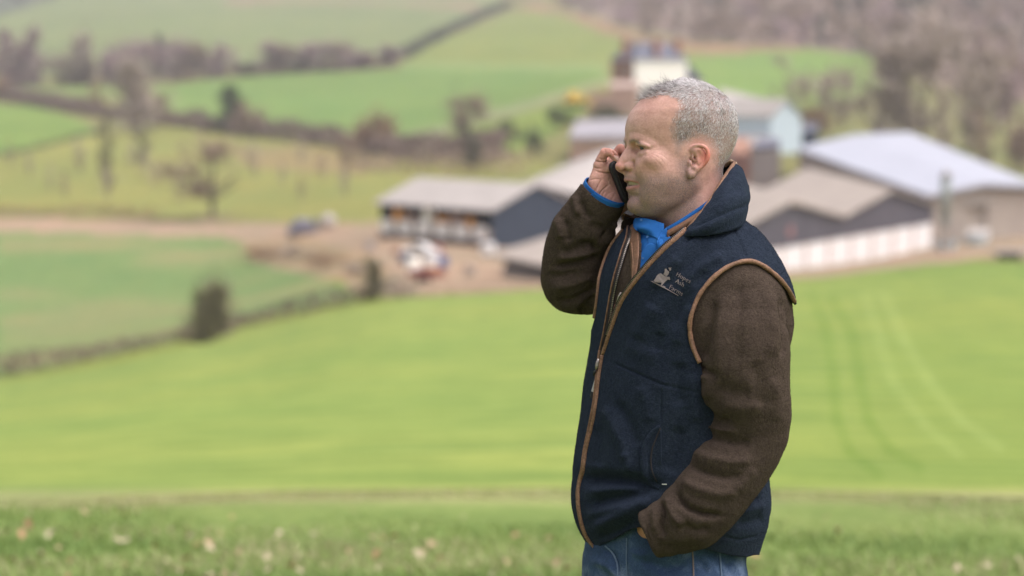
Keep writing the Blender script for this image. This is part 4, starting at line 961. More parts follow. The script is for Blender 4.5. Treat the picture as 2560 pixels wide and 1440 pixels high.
    H.ell((108, 0, -114), (22.5, 33, 21), 14); H.ell((115, 12, -114), (12, 12, 14), 10); H.ell((115, -12, -114), (12, 12, 14), 10)
    # eyelids over the eyeballs
    for s in (1, -1):
        c = np.array(EYE[0:3]) * np.array([1, s, 1])
        H.ell(c, (20.5, 21.5, 19.0), 5)
        H.chain([c + (6, 25 * s, 3), c + (17, 13 * s, 9), c + (20.5, -4 * s, 11), c + (17, -18 * s, 10)], [4.5, 6, 6, 5], 5)          # hooded upper lid
        H.chain([c + (8, 22 * s, -12), c + (16, 4 * s, -15), c + (14, -14 * s, -11)], [4, 5, 4], 7)            # bag below
        H.chain([c + (math.cos(a) * 21.5, math.sin(a) * 21.5 * s, 0.2 - 4.0 * max(0, a)) for a in np.linspace(-0.9, 1.05, 9)], [.8, 2.4, 3.4, 4.0, 4.1, 3.8, 3.2, 2.2, .8], 0.8, 'sub', sub=1)
        H.ell(c, (18.4, 18.4, 18.4), 0.8, 'sub')
    # ears
    for s in (1, -1):
        def E(x, y, l): p = px2h(x, y, l); return p * np.array([1, s, 1])
        H.chain([E(1733, 374, 102), E(1746, 380, 108), E(1753, 392, 111), E(1747, 408, 108), E(1735, 422, 102)], [10, 14, 14, 12, 8], 5)
        H.ell(E(1747, 389, 128), (17, 12, 20), 3, 'sub', rot=(0, 0.25, 0))
        H.ell(E(1737, 407, 122), (9, 20, 13), 2.5, 'sub')
        H.ell(E(1731, 399, 110), (6, 12, 9), 2.5, 'sub')
        H.chain([E(1750, 374, 113), E(1756, 386, 116), E(1754, 399, 115), E(1747, 411, 112)], [4.0, 5.0, 4.8, 4.0], 4)
        H.chain([E(1732, 381, 104), E(1732, 370, 107), E(1739, 364.5, 112), E(1750, 363.5, 118), E(1761, 367, 123), E(1768.5, 376, 126), E(1770.5, 388, 127), E(1767.5, 400, 126), E(1760, 411, 122), E(1750, 420, 118), E(1741, 428, 113), E(1733, 436, 109)],
                [3.8, 4.2, 4.6, 4.6, 4.8, 4.9, 4.9, 4.8, 4.6, 4.6, 5.5, 6.5], 2.5)
        H.chain([E(1738, 403, 103), E(1731, 397, 107), E(1733, 386, 107)], [2.5, 3, 3], 3)
        H.ell(E(1738, 420, 111), (9, 7, 8), 3.5); H.ell(E(1729, 436, 109), (9.5, 7, 11), 5); H.ell(E(1725, 409, 104), (6, 6, 8), 4); H.ell(E(1722, 430, 102), (6, 8, 14), 6)
    return H
EYE = (98.5, 46.0, 25.5)
WRINK = [  # photo px polylines, width, depth
    ([(1630,377),(1642,375),(1656,376)], 1.6, 1.3), ([(1630,381),(1645,384),(1660,391),(1668,399)], 1.7, 1.6), ([(1630,385),(1642,391),(1655,401),(1662,410)], 1.7, 1.6),
    ([(1626,388),(1637,397),(1648,409),(1655,419)], 1.7, 1.5), ([(1617,388),(1630,400),(1640,412)], 1.6, 1.1), ([(1633,372),(1645,367),(1655,366)], 1.6, 1.0),
    ([(1604,386),(1614,390),(1624,389)], 1.8, 1.3), ([(1598,392),(1608,398),(1618,399)], 1.9, 0.9),
    ([(1571,322),(1580,318),(1600,320),(1622,329)], 2.2, 0.9), ([(1568,331),(1580,329),(1600,333),(1615,340)], 2.0, 0.9), ([(1574,306),(1590,303),(1612,309)], 2.4, 0.7),
    ([(1566,338),(1569,347),(1572,354)], 1.8, 1.6), ([(1573,340),(1576,349)], 1.8, 1.3),
    ([(1709,380),(1704,396),(1705,420)], 1.7, 1.1), ([(1716,382),(1711,400),(1711,425),(1713,438)], 1.7, 1.2), ([(1721,385),(1718,398),(1716,415)], 1.6, 1.0),
    ([(1614,468),(1616,482),(1613,496)], 2.4, 1.8), ([(1588,412),(1596,425),(1604,443),(1612,462)], 2.4, 2.0), ([(1622,430),(1628,452),(1630,475)], 3, 1.0),
    ([(1722,447),(1722,470),(1716,492)], 3.5, 1.2), ([(1735,520),(1700,536),(1665,548)], 3.0, 1.0),
    ([(1578,356),(1592,355),(1610,361),(1622,371)], 1.8, 1.4)]
HAIRLINE = [(1605,246),(1622,243),(1650,237),(1676,236),(1686,246),(1690,262),(1684,280),(1677,300),(1672,318),(1669,338),(1676,356),(1681,372),(1683,386),(1696,392),(1705,387),(1709,374),(1721,364),(1733,356),(1750,353),(1766,359),(1777,374),(1780,392),(1780,410),(1778,430),(1785,445),(1792,470),(1812,480),(1860,470),(1900,300),(1800,150),(1600,150)]
def skin_material(name='skin', body=False):
    m, nt, b = nodes_of(name, 0.52, 0.3)
    b.inputs['Subsurface Weight'].default_value = 0.12; b.inputs['Subsurface Radius'].default_value = (1.0, 0.35, 0.2); b.inputs['Subsurface Scale'].default_value = 0.006
    ca = nt.nodes.new('ShaderNodeVertexColor'); ca.layer_name = 'tone'
    ms = nt.nodes.new('ShaderNodeVertexColor'); ms.layer_name = 'mask'
    sp = nt.nodes.new('ShaderNodeSeparateColor'); nt.links.new(ms.outputs[0], sp.inputs[0])
    n1 = add_noise(nt, 60, 5, 0.6); n2 = add_noise(nt, 260, 4, 0.6); n3 = add_noise(nt, 1400, 2, 0.5)
    c = mixc(nt, 1.0, ca.outputs[0], ramp(nt, n1, [(0.3, (0.91, 0.86, 0.85)), (0.72, (1.06, 1.05, 1.05))]), 'MULTIPLY')
    c = mixc(nt, 1.0, c, ramp(nt, n2, [(0.3, (0.9, 0.86, 0.85)), (0.7, (1.08, 1.08, 1.08))]), 'MULTIPLY')
    stub = nt.nodes.new('ShaderNodeMath'); stub.operation = 'MULTIPLY'
    st = ramp(nt, n3, [(0.42, (0, 0, 0)), (0.58, (1, 1, 1))])
    nt.links.new(st, stub.inputs[0]); nt.links.new(sp.outputs[0], stub.inputs[1])
    c = mixc(nt, stub.outputs[0], c, (0.17, 0.135, 0.13))
    # scalp and eyebrow shade under the short hair
    c = mixc(nt, sp.outputs[1], c, (0.27, 0.215, 0.20))
    nt.links.new(c, b.inputs['Base Color'])
    add_bump(nt, b, n2, 0.45, 0.0011); add_bump(nt, b, n3, 0.3, 0.0005)
    return m
def head_colors(V, Hc):
    """pigment per vertex, with nostril shade painted in; Hc = head frame coords"""
    f, l, u = Hc[:, 0], Hc[:, 1], Hc[:, 2]
    base = np.array([0.54, 0.33, 0.27]); C = np.tile(base, (len(V), 1))
    def blob(c, r, col, a):
        s_ = np.sqrt(((f - c[0]) / r[0]) ** 2 + ((np.abs(l) - c[1]) / r[1]) ** 2 + ((u - c[2]) / r[2]) ** 2)
        q_ = np.clip(1 - s_, 0, 1); k = (q_ * q_ * (3 - 2 * q_) * a)[:, None]; C[:] = C + (np.array(col) - C) * k
    blob((155, 0, -20), (30, 26, 24), (0.58, 0.24, 0.185), 0.85)     # nose
    blob((95, 62, -18), (40, 42, 36), (0.50, 0.245, 0.19), 0.7)      # cheek
    blob((-42, 124, -2), (58, 30, 58), (0.60, 0.17, 0.115), 1.0)   # ear
    blob((135, 0, 95), (70, 80, 60), (0.63, 0.42, 0.355), 0.8)       # forehead
    blob((100, 48, 22), (26, 26, 16), (0.42, 0.21, 0.17), 0.7)       # lids
    px, py = to_px(V)
    el = np.exp(-(((np.abs(l) - 50) / 17) ** 2) ** 2) * np.exp(-((u - 29 + (np.abs(l) - 50) * 0.12) / 2.6) ** 2) * (f > 85); C = C * (1 - 0.72 * el[:, None])
    lip = np.exp(-((u + 51.5 + (l / 42) ** 2 * 10) / 4.2) ** 2) * (f > 99) * (np.abs(l) < 42) * (f > 128 - (l / 42) ** 2 * 30) + np.exp(-((u + 73 - (l / 42) ** 2 * 6) / 5.5) ** 2) * (np.abs(l) < 42) * (f > 126 - (l / 42) ** 2 * 30)
    k = np.clip(lip, 0, 1)[:, None] * 0.85; C = C + (np.array([0.44, 0.19, 0.175]) - C) * k
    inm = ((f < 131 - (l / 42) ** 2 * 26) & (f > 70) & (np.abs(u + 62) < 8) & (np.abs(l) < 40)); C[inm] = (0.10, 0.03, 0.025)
    ns = np.exp(-(((f - 144) / 9) ** 2 + ((np.abs(l) - 9.5) / 4.2) ** 2 + ((u + 29.5) / 4.5) ** 2)); C = C * (1 - 0.75 * ns[:, None])  # shade inside the nostrils, painted into the skin colour
    beard = np.clip((-30 - u) / 26, 0, 1) * np.clip((u + 205) / 40, 0, 1) * np.clip((f + 34) / 28, 0, 1)
    beard = np.maximum(beard, np.clip((8 - u) / 20, 0, 1) * np.exp(-((f - 22) / 18) ** 2) * (np.abs(l) > 60) * 0.9)
    beard *= 1 - 0.75 * np.exp(-(((f - 100) / 26) ** 2 + ((np.abs(l) - 52) / 24) ** 2 + ((u + 32) / 24) ** 2)); beard *= 1 - np.clip(lip, 0, 1)
    beard = beard * 0.95; C = C + (np.array([0.33, 0.215, 0.195]) - C) * (np.clip(beard, 0, 1) * 0.42)[:, None]
    hm = hair_mask(Hc)
    br = eyebrow_mask(Hc)
    M = np.stack([np.clip(beard, 0, 1), np.clip(hm * 0.75 * (1 - 0.7 * np.clip((f - 20) / 50, 0, 1) * (u > 120)) + br * 0.55, 0, 0.8), np.zeros(len(V))], 1)
    return np.clip(C, 0, 1), M
def hair_mask(Hc):
    Q = Hc.copy(); Q[:, 1] = np.abs(Q[:, 1]); V = h2m(Q); px, py = to_px(V)
    ins = inpoly(px, py, HAIRLINE) | (Hc[:, 0] < -40) & (Hc[:, 2] > 20)
    # centre strip of the crown: keep the hairline round to the far side
    fr = Hc[:, 0] > 92 - 0.0 * Hc[:, 1]
    ins &= ~fr
    d, _ = polydist(px, py, HAIRLINE); e = np.where(ins, np.clip(d / 26, 0, 1) ** 0.8, 0); e[(Hc[:, 2] > 150)] = np.where(ins, 1.0, 0.0)[Hc[:, 2] > 150]
    e *= (Hc[:, 2] > -95 - 0.0)
    n = fbm3(Hc, 0.12, 5, 2); return np.clip(e + n * 0.4 * (e > 0) * (e < 1), 0, 1)
def eyebrow_mask(Hc):
    f, l, u = Hc[:, 0], np.abs(Hc[:, 1]), Hc[:, 2]
    yy = 42 + 3.0 * np.sin(np.clip((l - 8) / 60, 0, 1) * 2.6) - 0.42 * np.clip(l - 36, 0, 60)
    return np.exp(-((u - yy) / 3.6) ** 2) * np.clip((l - 6) / 8, 0, 1) * np.clip((74 - l) / 22, 0, 1) * (f > 60)
def set_colors(o, tone, mask):
    for nm, arr in (('tone', tone), ('mask', mask)):
        a = o.data.color_attributes.new(nm, 'FLOAT_COLOR', 'POINT')
        a.data.foreach_set('color', np.concatenate([arr, np.ones((len(arr), 1))], 1).astype(np.float32).ravel())
def make_eyes_teeth(parent):
    m, nt, b = nodes_of('eyeball', 0.12, 0.5)
    tc = nt.nodes.new('ShaderNodeTexCoord'); g = nt.nodes.new('ShaderNodeVectorMath'); g.operation = 'DISTANCE'
    nt.links.new(tc.outputs['Object'], g.inputs[0]); g.inputs[1].default_value = (0, 0, 1.0)
    nt.links.new(ramp(nt, g.outputs['Value'], [(0.0, (0.004, 0.004, 0.004)), (0.26, (0.005, 0.005, 0.006)), (0.30, (0.05, 0.065, 0.075)), (0.58, (0.03, 0.04, 0.05)), (0.66, (0.52, 0.44, 0.41)), (1.0, (0.5, 0.4, 0.36))]), b.inputs['Base Color'])
    for s in (1, -1):
        bm = bmesh.new(); bmesh.ops.create_uvsphere(bm, u_segments=32, v_segments=24, radius=1.0); me = bpy.data.meshes.new('eye'); bm.to_mesh(me); bm.free(); me.materials.append(m)
        me.polygons.foreach_set('use_smooth', np.ones(len(me.polygons), bool))
        o = link(bpy.data.objects.new('eye', me), parent); c = np.array(EYE) * np.array([1, s, 1])
        w0 = to_world(h2m(c)); gz = to_world(h2m(c + np.array([40, 5.0, 1.0]))) - w0
        o.location = w0; o.rotation_euler = Vector(gz).to_track_quat('Z', 'Y').to_euler(); o.scale = (17.8 * US,) * 3
    tm = simple('tooth_enamel', (0.55, 0.44, 0.34), (0.45, 0.35, 0.26), 300, 0.3, 0.5)
    for up, f0, z0, hgt in ((1, 129, -59.5, 11.0), (0, 119, -72.5, 8)):
        V = []; Fc = []; n = 12
        for k in range(n):
            l0 = -36 + 72 * k / n + .25; l1 = -36 + 72 * (k + 1) / n - .25
            for j, l in enumerate(np.linspace(l0, l1, 5)):
                bul = 1.0 * math.sin(math.pi * j / 4); f = f0 + bul - (l / 42) ** 2 * 27; zz = z0 - (l / 40) ** 2 * 4 * (1 if up else -0.2)
                for i, q in enumerate((-hgt / 2, -hgt / 2 + 1.2, hgt / 2)):
                    V.append((f - (1.5 if i == 0 and up else 0), l, zz + (q if up else -q)))
            b0 = len(V) - 15
            for j in range(4):
                for i in range(2): a = b0 + j * 3 + i; Fc.append((a, a + 1, a + 4, a + 3))
        b0 = len(V)
        for l in np.linspace(-37, 37, 15):
            for q in (-hgt / 2 + 1, hgt / 2): V.append((f0 - 1.2 - (l / 42) ** 2 * 27, l, z0 - (l / 40) ** 2 * 4 * up + (q if up else -q)))
        for j in range(14): Fc.append((b0 + j * 2, b0 + j * 2 + 1, b0 + j * 2 + 3, b0 + j * 2 + 2))
        mesh_np('teeth', to_world(h2m(np.array(V, float))), Fc, tm, parent, True)
def make_head():
    H = build_head_field(); Q, F = H.mesh(); Q = smooth_mesh(Q, F, 1, 0.5)
    V = h2m(Q); F, Nm = orient(V, F)
    for pts, w, d in WRINK: carve(V, Nm, pts, w * 0.9, d * 0.28, face=0.25)
    for sgn in (0,):
        V += Nm * (fbm3(Q, 0.045, 9, 3) * 0.8)[:, None]
    C, M = head_colors(V, Q)
    return V, F, C, M, Q
# ------------------------------------------------------------------ hair
def strands(name, root, tip_dir, side, length, width, curl, mats, mi, parent, seed=0, seg=3):
    """tapered three-sided hairs bending from the root direction towards `side`"""
    n = len(root); r = np.random.RandomState(seed); rings = []
    a = np.cross(tip_dir, r.normal(0, 1, (n, 3))); a /= np.linalg.norm(a, axis=1)[:, None]; b = np.cross(tip_dir, a)
    for k in range(seg + 1):
        t = k / seg; c = root + tip_dir * (length * t)[:, None] + side * (length * curl * t * t)[:, None]; w = (width * (1 - 0.75 * t))[:, None]
        for q in range(3):
            an = q * 2.0944; rings.append(c + (a * math.cos(an) + b * math.sin(an)) * w)
    V = np.stack(rings, 1).reshape(-1, 3); m = 3 * (seg + 1); f = []
    for k in range(seg):
        for q in range(3): f.append((k * 3 + q, k * 3 + (q + 1) % 3, (k + 1) * 3 + (q + 1) % 3, (k + 1) * 3 + q))
    F = (np.arange(n)[:, None, None] * m + np.array(f)[None]).reshape(-1, 4)
    return mesh_np(name, to_world(h2m(V)), F, None, parent, True, mats=mats, fmat=np.repeat(mi, len(f)))
def sample_faces(Q, F, w, n, r):
    a = np.linalg.norm(np.cross(Q[F[:, 2]] - Q[F[:, 0]], Q[F[:, 3]] - Q[F[:, 1]]), axis=1) * w[F].mean(1); c = np.cumsum(a)
    k = np.searchsorted(c, r.rand(n) * c[-1]); u = r.rand(n, 1); v = r.rand(n, 1)
    q = Q[F[k]]; return (q[:, 0] * (1 - u) + q[:, 1] * u) * (1 - v) + (q[:, 3] * (1 - u) + q[:, 2] * u) * v, k
def hair_mats():
    return [simple('hair_' + n, c, c, 400, 0.42, 0.45) for n, c in (('white', (0.86, 0.84, 0.84)), ('silver', (0.58, 0.55, 0.555)), ('grey', (0.30, 0.25, 0.24)), ('dark', (0.045, 0.036, 0.033)))]
def make_hair(parent, V, F, Q):
    r = np.random.RandomState(4); N = vnormals(Q, F); N = -N if (N[np.argmax(Q[:, 2])][2] < 0) else N
    m = hair_mask(Q); n = 54000
    c, k = sample_faces(Q, F, np.clip(m * 1.1 - .05, 0, 1) ** 1.3 * (0.6 + 0.4 * (Q[:, 2] > 60)) * (1 - 0.80 * np.clip((Q[:, 0] - 15) / 50, 0, 1) * (Q[:, 2] > 120)), n, r); nr = N[F[k]].mean(1); nr /= np.linalg.norm(nr, axis=1)[:, None]
    f, l, u = c[:, 0], c[:, 1], c[:, 2]
    top = np.clip((u - 135) / 45, 0, 1); mid = np.clip((u - 40) / 90, 0, 1); front = np.clip((f - 10) / 60, 0, 1) * top
    wob = np.stack([fbm3(c, 0.05, s_, 2) for s_ in (1, 2, 3)], 1)
    t = np.stack([0.55 + 0.5 * top - 0.5 * (1 - mid) * 0.4, np.zeros(n), -1.0 + 1.15 * top], 1); t[:, 0] += np.where((f < -70), -0.5 * (1 - top), 0)
    t += wob * (0.12 + 0.35 * top[:, None]); t -= nr * (t * nr).sum(1)[:, None]; t /= np.linalg.norm(t, axis=1)[:, None] + 1e-6
    up = 0.15 + 0.14 * top + 0.45 * front
    d = t * (1 - up * 0.55)[:, None] + nr * up[:, None] + r.normal(0, 0.11, (n, 3)) + r.normal(0, 0.10, (n, 3)) * top[:, None]; d /= np.linalg.norm(d, axis=1)[:, None]
    ln = (4.0 + 2.6 * mid + 2.6 * top + 4.5 * front) * r.uniform(0.65, 1.25, n); ln *= np.clip(0.5 + m[F[k]].mean(1) * .6, 0.4, 1); ln[u < -20] *= 0.75
    sd = t * 0.7 + r.normal(0, 0.3, (n, 3))
    p = r.rand(n); clump = fbm3(c, 0.30, 8, 2) * 0.8; dk = np.clip(0.07 + 0.22 * front + 0.26 * (1 - mid) * (f > -40) + 0.06 * (1 - top) + clump * 0.22, 0.02, .5)
    mi = np.where(p < dk, 3, np.where(p < dk + 0.14, 2, np.where(p < dk + 0.40, 1, 0)))
    hm = hair_mats()
    o = strands('hair', c - nr * 0.5, d, sd, ln, r.uniform(0.29, 0.48, n), 0.2, hm, mi, parent, 5)
    o['label'] = 'short cropped silver-grey hair, thinner and spiky at the front'
    # wisps at the front hairline and a few stray hairs
    n = 700; fr = ((np.abs(Q[:, 1]) < 66) & (Q[:, 2] > 148) & (Q[:, 0] > 20) & (Q[:, 0] < 97)).astype(float)
    c, k = sample_faces(Q, F, fr, n, r); nr = N[F[k]].mean(1); d = nr * 0.8 + np.array([0.75, 0, 0.25]) + r.normal(0, 0.3, (n, 3)); d /= np.linalg.norm(d, axis=1)[:, None]
    strands('hair_wisps', c, d, r.normal(0, .7, (n, 3)), r.uniform(10, 24, n), np.full(n, 0.30), 0.5, hm, r.choice(4, n, p=[.2, .15, .2, .45]), parent, 6)
    n = 800; e = eyebrow_mask(Q); c, k = sample_faces(Q, F, e ** 2, n, r); nr = N[F[k]].mean(1); sg = np.sign(c[:, 1])
    d = nr * 0.22 + np.stack([-0.35 + 0 * sg, 0.9 * sg, np.full(n, 0.15)], 1) + r.normal(0, 0.22, (n, 3)); d /= np.linalg.norm(d, axis=1)[:, None]
    strands('eyebrows', c - nr * .4, d, r.normal(0, .3, (n, 3)), r.uniform(4, 7.5, n), np.full(n, 0.26), 0.3, hm, r.choice(4, n, p=[.02, .10, .44, .44]), parent, 7)
# ------------------------------------------------------------------ the man: clothes and hands
FT = np.array([-0.866, -0.5]); LT = np.array([0.5, -0.866])        # torso forward / left in the (X, Z) plane
TOR = np.array([  # photo y, left outline, right outline, width/depth ratio, z centre
    [500,1668,1800,1.0,20],[540,1610,1842,1.2,20],[560,1580,1862,1.25,20],[600,1543,1900,1.3,20],[650,1518,1936,1.3,20],[700,1502,1955,1.3,20],[760,1496,1962,1.3,20],[870,1490,1955,1.3,20],
    [950,1473,1940,1.3,20],[1050,1460,1915,1.3,20],[1170,1443,1905,1.25,20],[1260,1440,1913,1.2,20],[1310,1448,1904,1.2,20],[1345,1464,1892,1.2,20],[1375,1484,1884,1.2,20],[1420,1500,1872,1.2,20]])
def loft_field(Fd, tab, n=2.15):
    Y = Fd.ax[1]; y = 720 - Y
    def col(i, r=14.0): return sum(np.interp(y + a * r, tab[:, 0], tab[:, i]) for a in (-1, -.5, 0, .5, 1)) / 5
    xl, xr, rt, zc = col(1), col(2), col(3), col(4)
    k = 1 + zc * US / D0; xc = ((xl + xr) / 2 - 1280) * k; W_ = (xr - xl) / 2 * k
    a = W_ / np.sqrt(0.75 + 0.25 * rt ** 2); b = a * rt
    X = Fd.ax[0][:, None, None] - xc[None, :, None]; Z = Fd.ax[2][None, None, :] - zc[None, :, None]
    f = X * FT[0] + Z * FT[1]; l = X * LT[0] + Z * LT[1]; a = a[None, :, None]; b = b[None, :, None]
    q = (np.abs(f / a) ** n + np.abs(l / b) ** n) ** (1 / n)
    return (np.hypot(f, l) * (1 - 1 / np.maximum(q, 1e-3)) * 0.9 + np.where(q < .02, -50, 0)).astype(np.float32)
ARM_N = [L(1800,700,-60), L(1862,735,-150), L(1864,850,-215), L(1861,960,-225), L(1873,1075,-205), L(1811,1187,-222), L(1732,1286,-230), L(1640,1328,-218)]
ARM_NR = [70, 84, 108, 110, 97, 92, 87, 63]
ARM_F = [L(1650,640,150), L(1600,650,215), L(1520,694,195), L(1436,706,155), L(1432,640,125), L(1455,578,98), L(1490,517,72), L(1508,486,56)]
ARM_FR = [70, 84, 80, 80, 76, 75, 66, 60]
AX_F = (ARM_F[7] - ARM_F[5]); AX_F = AX_F / np.linalg.norm(AX_F)
AX_N = (ARM_N[7] - ARM_N[6]); AX_N = AX_N / np.linalg.norm(AX_N)
HOLE_N = [(1750,907),(1735,875),(1727,845),(1724,815),(1727,790),(1735,768),(1746,742),(1762,718),(1781,697),(1803,678),(1826,664),(1852,655),(1875,653),(1897,659),(1922,675),(1947,697),(1968,722),(1985,755),(2040,800),(2040,935),(1757,935)]
HOLE_F = [(1566,566),(1550,585),(1533,606),(1520,630),(1509,660),(1500,690),(1496,725),(1492,760),(1487,795),(1478,826),(1458,842),(1300,846),(1300,380),(1572,380)]
OPEN_FAR = [(1571,545),(1570,575),(1566,597),(1557,618),(1547,652),(1535,692),(1525,740),(1517,790),(1508,840),(1500,875),(1496,903)]
OPEN_NEAR = [(1496,903),(1508,888),(1522,845),(1534,810),(1546,775),(1560,745),(1580,716),(1600,691),(1622,665),(1645,640),(1670,615),(1695,594),(1718,574),(1740,545)]
OPEN = OPEN_FAR + OPEN_NEAR + [(1760,500),(1720,470),(1600,470)]
SHIRT_V = [(1590,548),(1597,575),(1601,610),(1600,645),(1594,690),(1585,728),(1583,738),(1590,714),(1600,694),(1618,674),(1636,660),(1652,641),(1666,622),(1700,602),(1730,575),(1800,520),(1800,440),(1590,440)]
HEM = [(1380,1374),(1470,1374),(1488,1370),(1505,1362),(1528,1350),(1552,1336),(1576,1322),(1600,1318),(1660,1350),(1740,1368),(1790,1380),(1830,1390),(1866,1393),(1884,1388),(1990,1380)]
def snap_clip(V, F, poly, inside=True, pred=None, snap=6.0):
    """keep the faces inside (or outside) a closed outline traced in the photo; snap the cut edge onto it"""
    px, py = to_px(V); c = F; cx = px[c].mean(1); cy = py[c].mean(1)
    ins = inpoly(cx, cy, poly); k = ins if inside else ~ins
    if pred is not None: k = k | pred(V[c].mean(1))
    V2, F2, u = clean(V, F, k); px, py = to_px(V2)
    d, _ = polydist(px, py, list(poly) + [poly[0]])
    E = np.concatenate([F2[:, [0, 1]], F2[:, [1, 2]], F2[:, [2, 3]], F2[:, [3, 0]]]); Es = np.sort(E, 1)
    key = Es[:, 0].astype(np.int64) * (len(V2) + 1) + Es[:, 1]; uq, inv, cnt = np.unique(key, return_inverse=True, return_counts=True)
    bv = np.zeros(len(V2), bool); bv[E[cnt[inv] == 1].ravel()] = True
    m = np.nonzero(bv & (d < snap))[0]; P_ = list(poly) + [poly[0]]; best = np.full(len(m), 1e9); bx = px[m].copy(); by = py[m].copy()
    for (x0, y0), (x1, y1) in zip(P_[:-1], P_[1:]):
        t = np.clip(((px[m] - x0) * (x1 - x0) + (py[m] - y0) * (y1 - y0)) / ((x1 - x0) ** 2 + (y1 - y0) ** 2 + 1e-9), 0, 1)
        qx = x0 + t * (x1 - x0); qy = y0 + t * (y1 - y0); q = np.hypot(px[m] - qx, py[m] - qy); s_ = q < best; best[s_] = q[s_]; bx[s_] = qx[s_]; by[s_] = qy[s_]
    kk = 1 + V2[m, 2] * US / D0; V2[m, 0] = (bx - 1280) * kk; V2[m, 1] = (720 - by) * kk
    return V2, F2
class Caster:
    """casts photo-pixel rays from the camera on to a modelled surface"""
    def __init__(s, *ms):
        VV = []; FF = []; b = 0
        for V, F in ms: VV.append(V); FF.append(F + b); b += len(V)
        s.t = BVHTree.FromPolygons([Vector(v) for v in np.concatenate(VV)], [tuple(map(int, f)) for f in np.concatenate(FF)])
    def at(s, x, y, off=0.0, default=None):
        a = L(x, y, -900); b = L(x, y, 900); d = Vector(b - a); h = s.t.ray_cast(Vector(a), d.normalized())
        if h[0] is None: return default
        n = h[1]; n = n if n.z < 0 else -n
        return np.array(h[0]) + np.array(n) * off
    def line(s, pts, off=0.0, step=5.0, sm=4):
        P2 = []
        for (x0, y0), (x1, y1) in zip(pts[:-1], pts[1:]):
            n = max(1, int(math.hypot(x1 - x0, y1 - y0) / step))
            for k in range(n): P2.append((x0 + (x1 - x0) * k / n, y0 + (y1 - y0) * k / n))
        P2.append(pts[-1]); out = []; last = None
        for x, y in P2:
            q = s.at(x, y, off)
            if q is None and last is not None: q = L(x, y, last[2])
            if q is not None: out.append(q); last = q
        out = np.array(out)
        for _ in range(sm): out[1:-1] = (out[:-2] + 2 * out[1:-1] + out[2:]) / 4
        return out
def fleece(name, c1, c2, bump=0.9):
    m, nt, b = nodes_of(name, 1.0, 0.03)
    n1 = add_noise(nt, 420, 3, 0.7); n2 = add_noise(nt, 150, 4, 0.7); n3 = add_noise(nt, 14, 3, 0.6)
    c = mixc(nt, 1.0, ramp(nt, n1, [(0.30, c2), (0.66, c1)]), ramp(nt, n2, [(0.3, (0.78, 0.78, 0.79)), (0.7, (1.2, 1.19, 1.18))]), 'MULTIPLY')
    c = mixc(nt, 1.0, c, ramp(nt, n3, [(0.3, (0.93, 0.93, 0.94)), (0.7, (1.06, 1.06, 1.05))]), 'MULTIPLY')
    nt.links.new(c, b.inputs['Base Color']); b.inputs['Sheen Weight'].default_value = 0.15; b.inputs['Sheen Roughness'].default_value = 0.6; b.inputs['Sheen Tint'].default_value = (*[min(1, v * 6) for v in c1], 1)
    add_bump(nt, b, n2, bump, 0.0022); add_bump(nt, b, n1, bump, 0.0009)
    return m
def cloth(name, c1, c2, sc=900, rough=0.85, bump=0.35):
    m, nt, b = nodes_of(name, rough, 0.15)
    n1 = add_noise(nt, sc, 3, 0.6); n2 = add_noise(nt, 28, 4, 0.6)
    c = mixc(nt, 1.0, ramp(nt, n2, [(0.3, c2), (0.7, c1)]), ramp(nt, n1, [(0.3, (0.85,) * 3), (0.7, (1.12,) * 3)]), 'MULTIPLY')
    nt.links.new(c, b.inputs['Base Color']); add_bump(nt, b, n1, bump, 0.0005); add_bump(nt, b, n2, 0.4, 0.003); return m
def denim():
    m, nt, b = nodes_of('denim', 0.9, 0.15)
    tc = nt.nodes.new('ShaderNodeTexCoord'); tc.name = 'TC'; w = nt.nodes.new('ShaderNodeTexWave'); w.inputs['Scale'].default_value = 420; w.inputs['Distortion'].default_value = 4; w.bands_direction = 'DIAGONAL'
    nt.links.new(tc.outputs['Object'], w.inputs['Vector']); n1 = add_noise(nt, 500, 3, .7); n2 = add_noise(nt, 16, 5, 0.65)
    c = mixc(nt, 1.0, ramp(nt, n2, [(0.28, (0.022, 0.040, 0.085)), (0.52, (0.042, 0.072, 0.135)), (0.75, (0.14, 0.19, 0.28))]), ramp(nt, n1, [(0.3, (0.68,) * 3), (0.7, (1.3,) * 3)]), 'MULTIPLY')
    nt.links.new(c, b.inputs['Base Color']); add_bump(nt, b, w.outputs['Fac'], 0.3, 0.0004); add_bump(nt, b, n1, 0.4, 0.0006); return m
def leather(name, c1, c2):
    m, nt, b = nodes_of(name, 0.6, 0.35); n1 = add_noise(nt, 320, 4, 0.7); n2 = add_noise(nt, 60, 3)
    nt.links.new(mixc(nt, 1.0, ramp(nt, n1, [(0.32, c2), (0.62, c1)]), ramp(nt, n2, [(0.3, (.75,) * 3), (.7, (1.2,) * 3)]), 'MULTIPLY'), b.inputs['Base Color']); add_bump(nt, b, n1, 0.6, 0.0012); return m
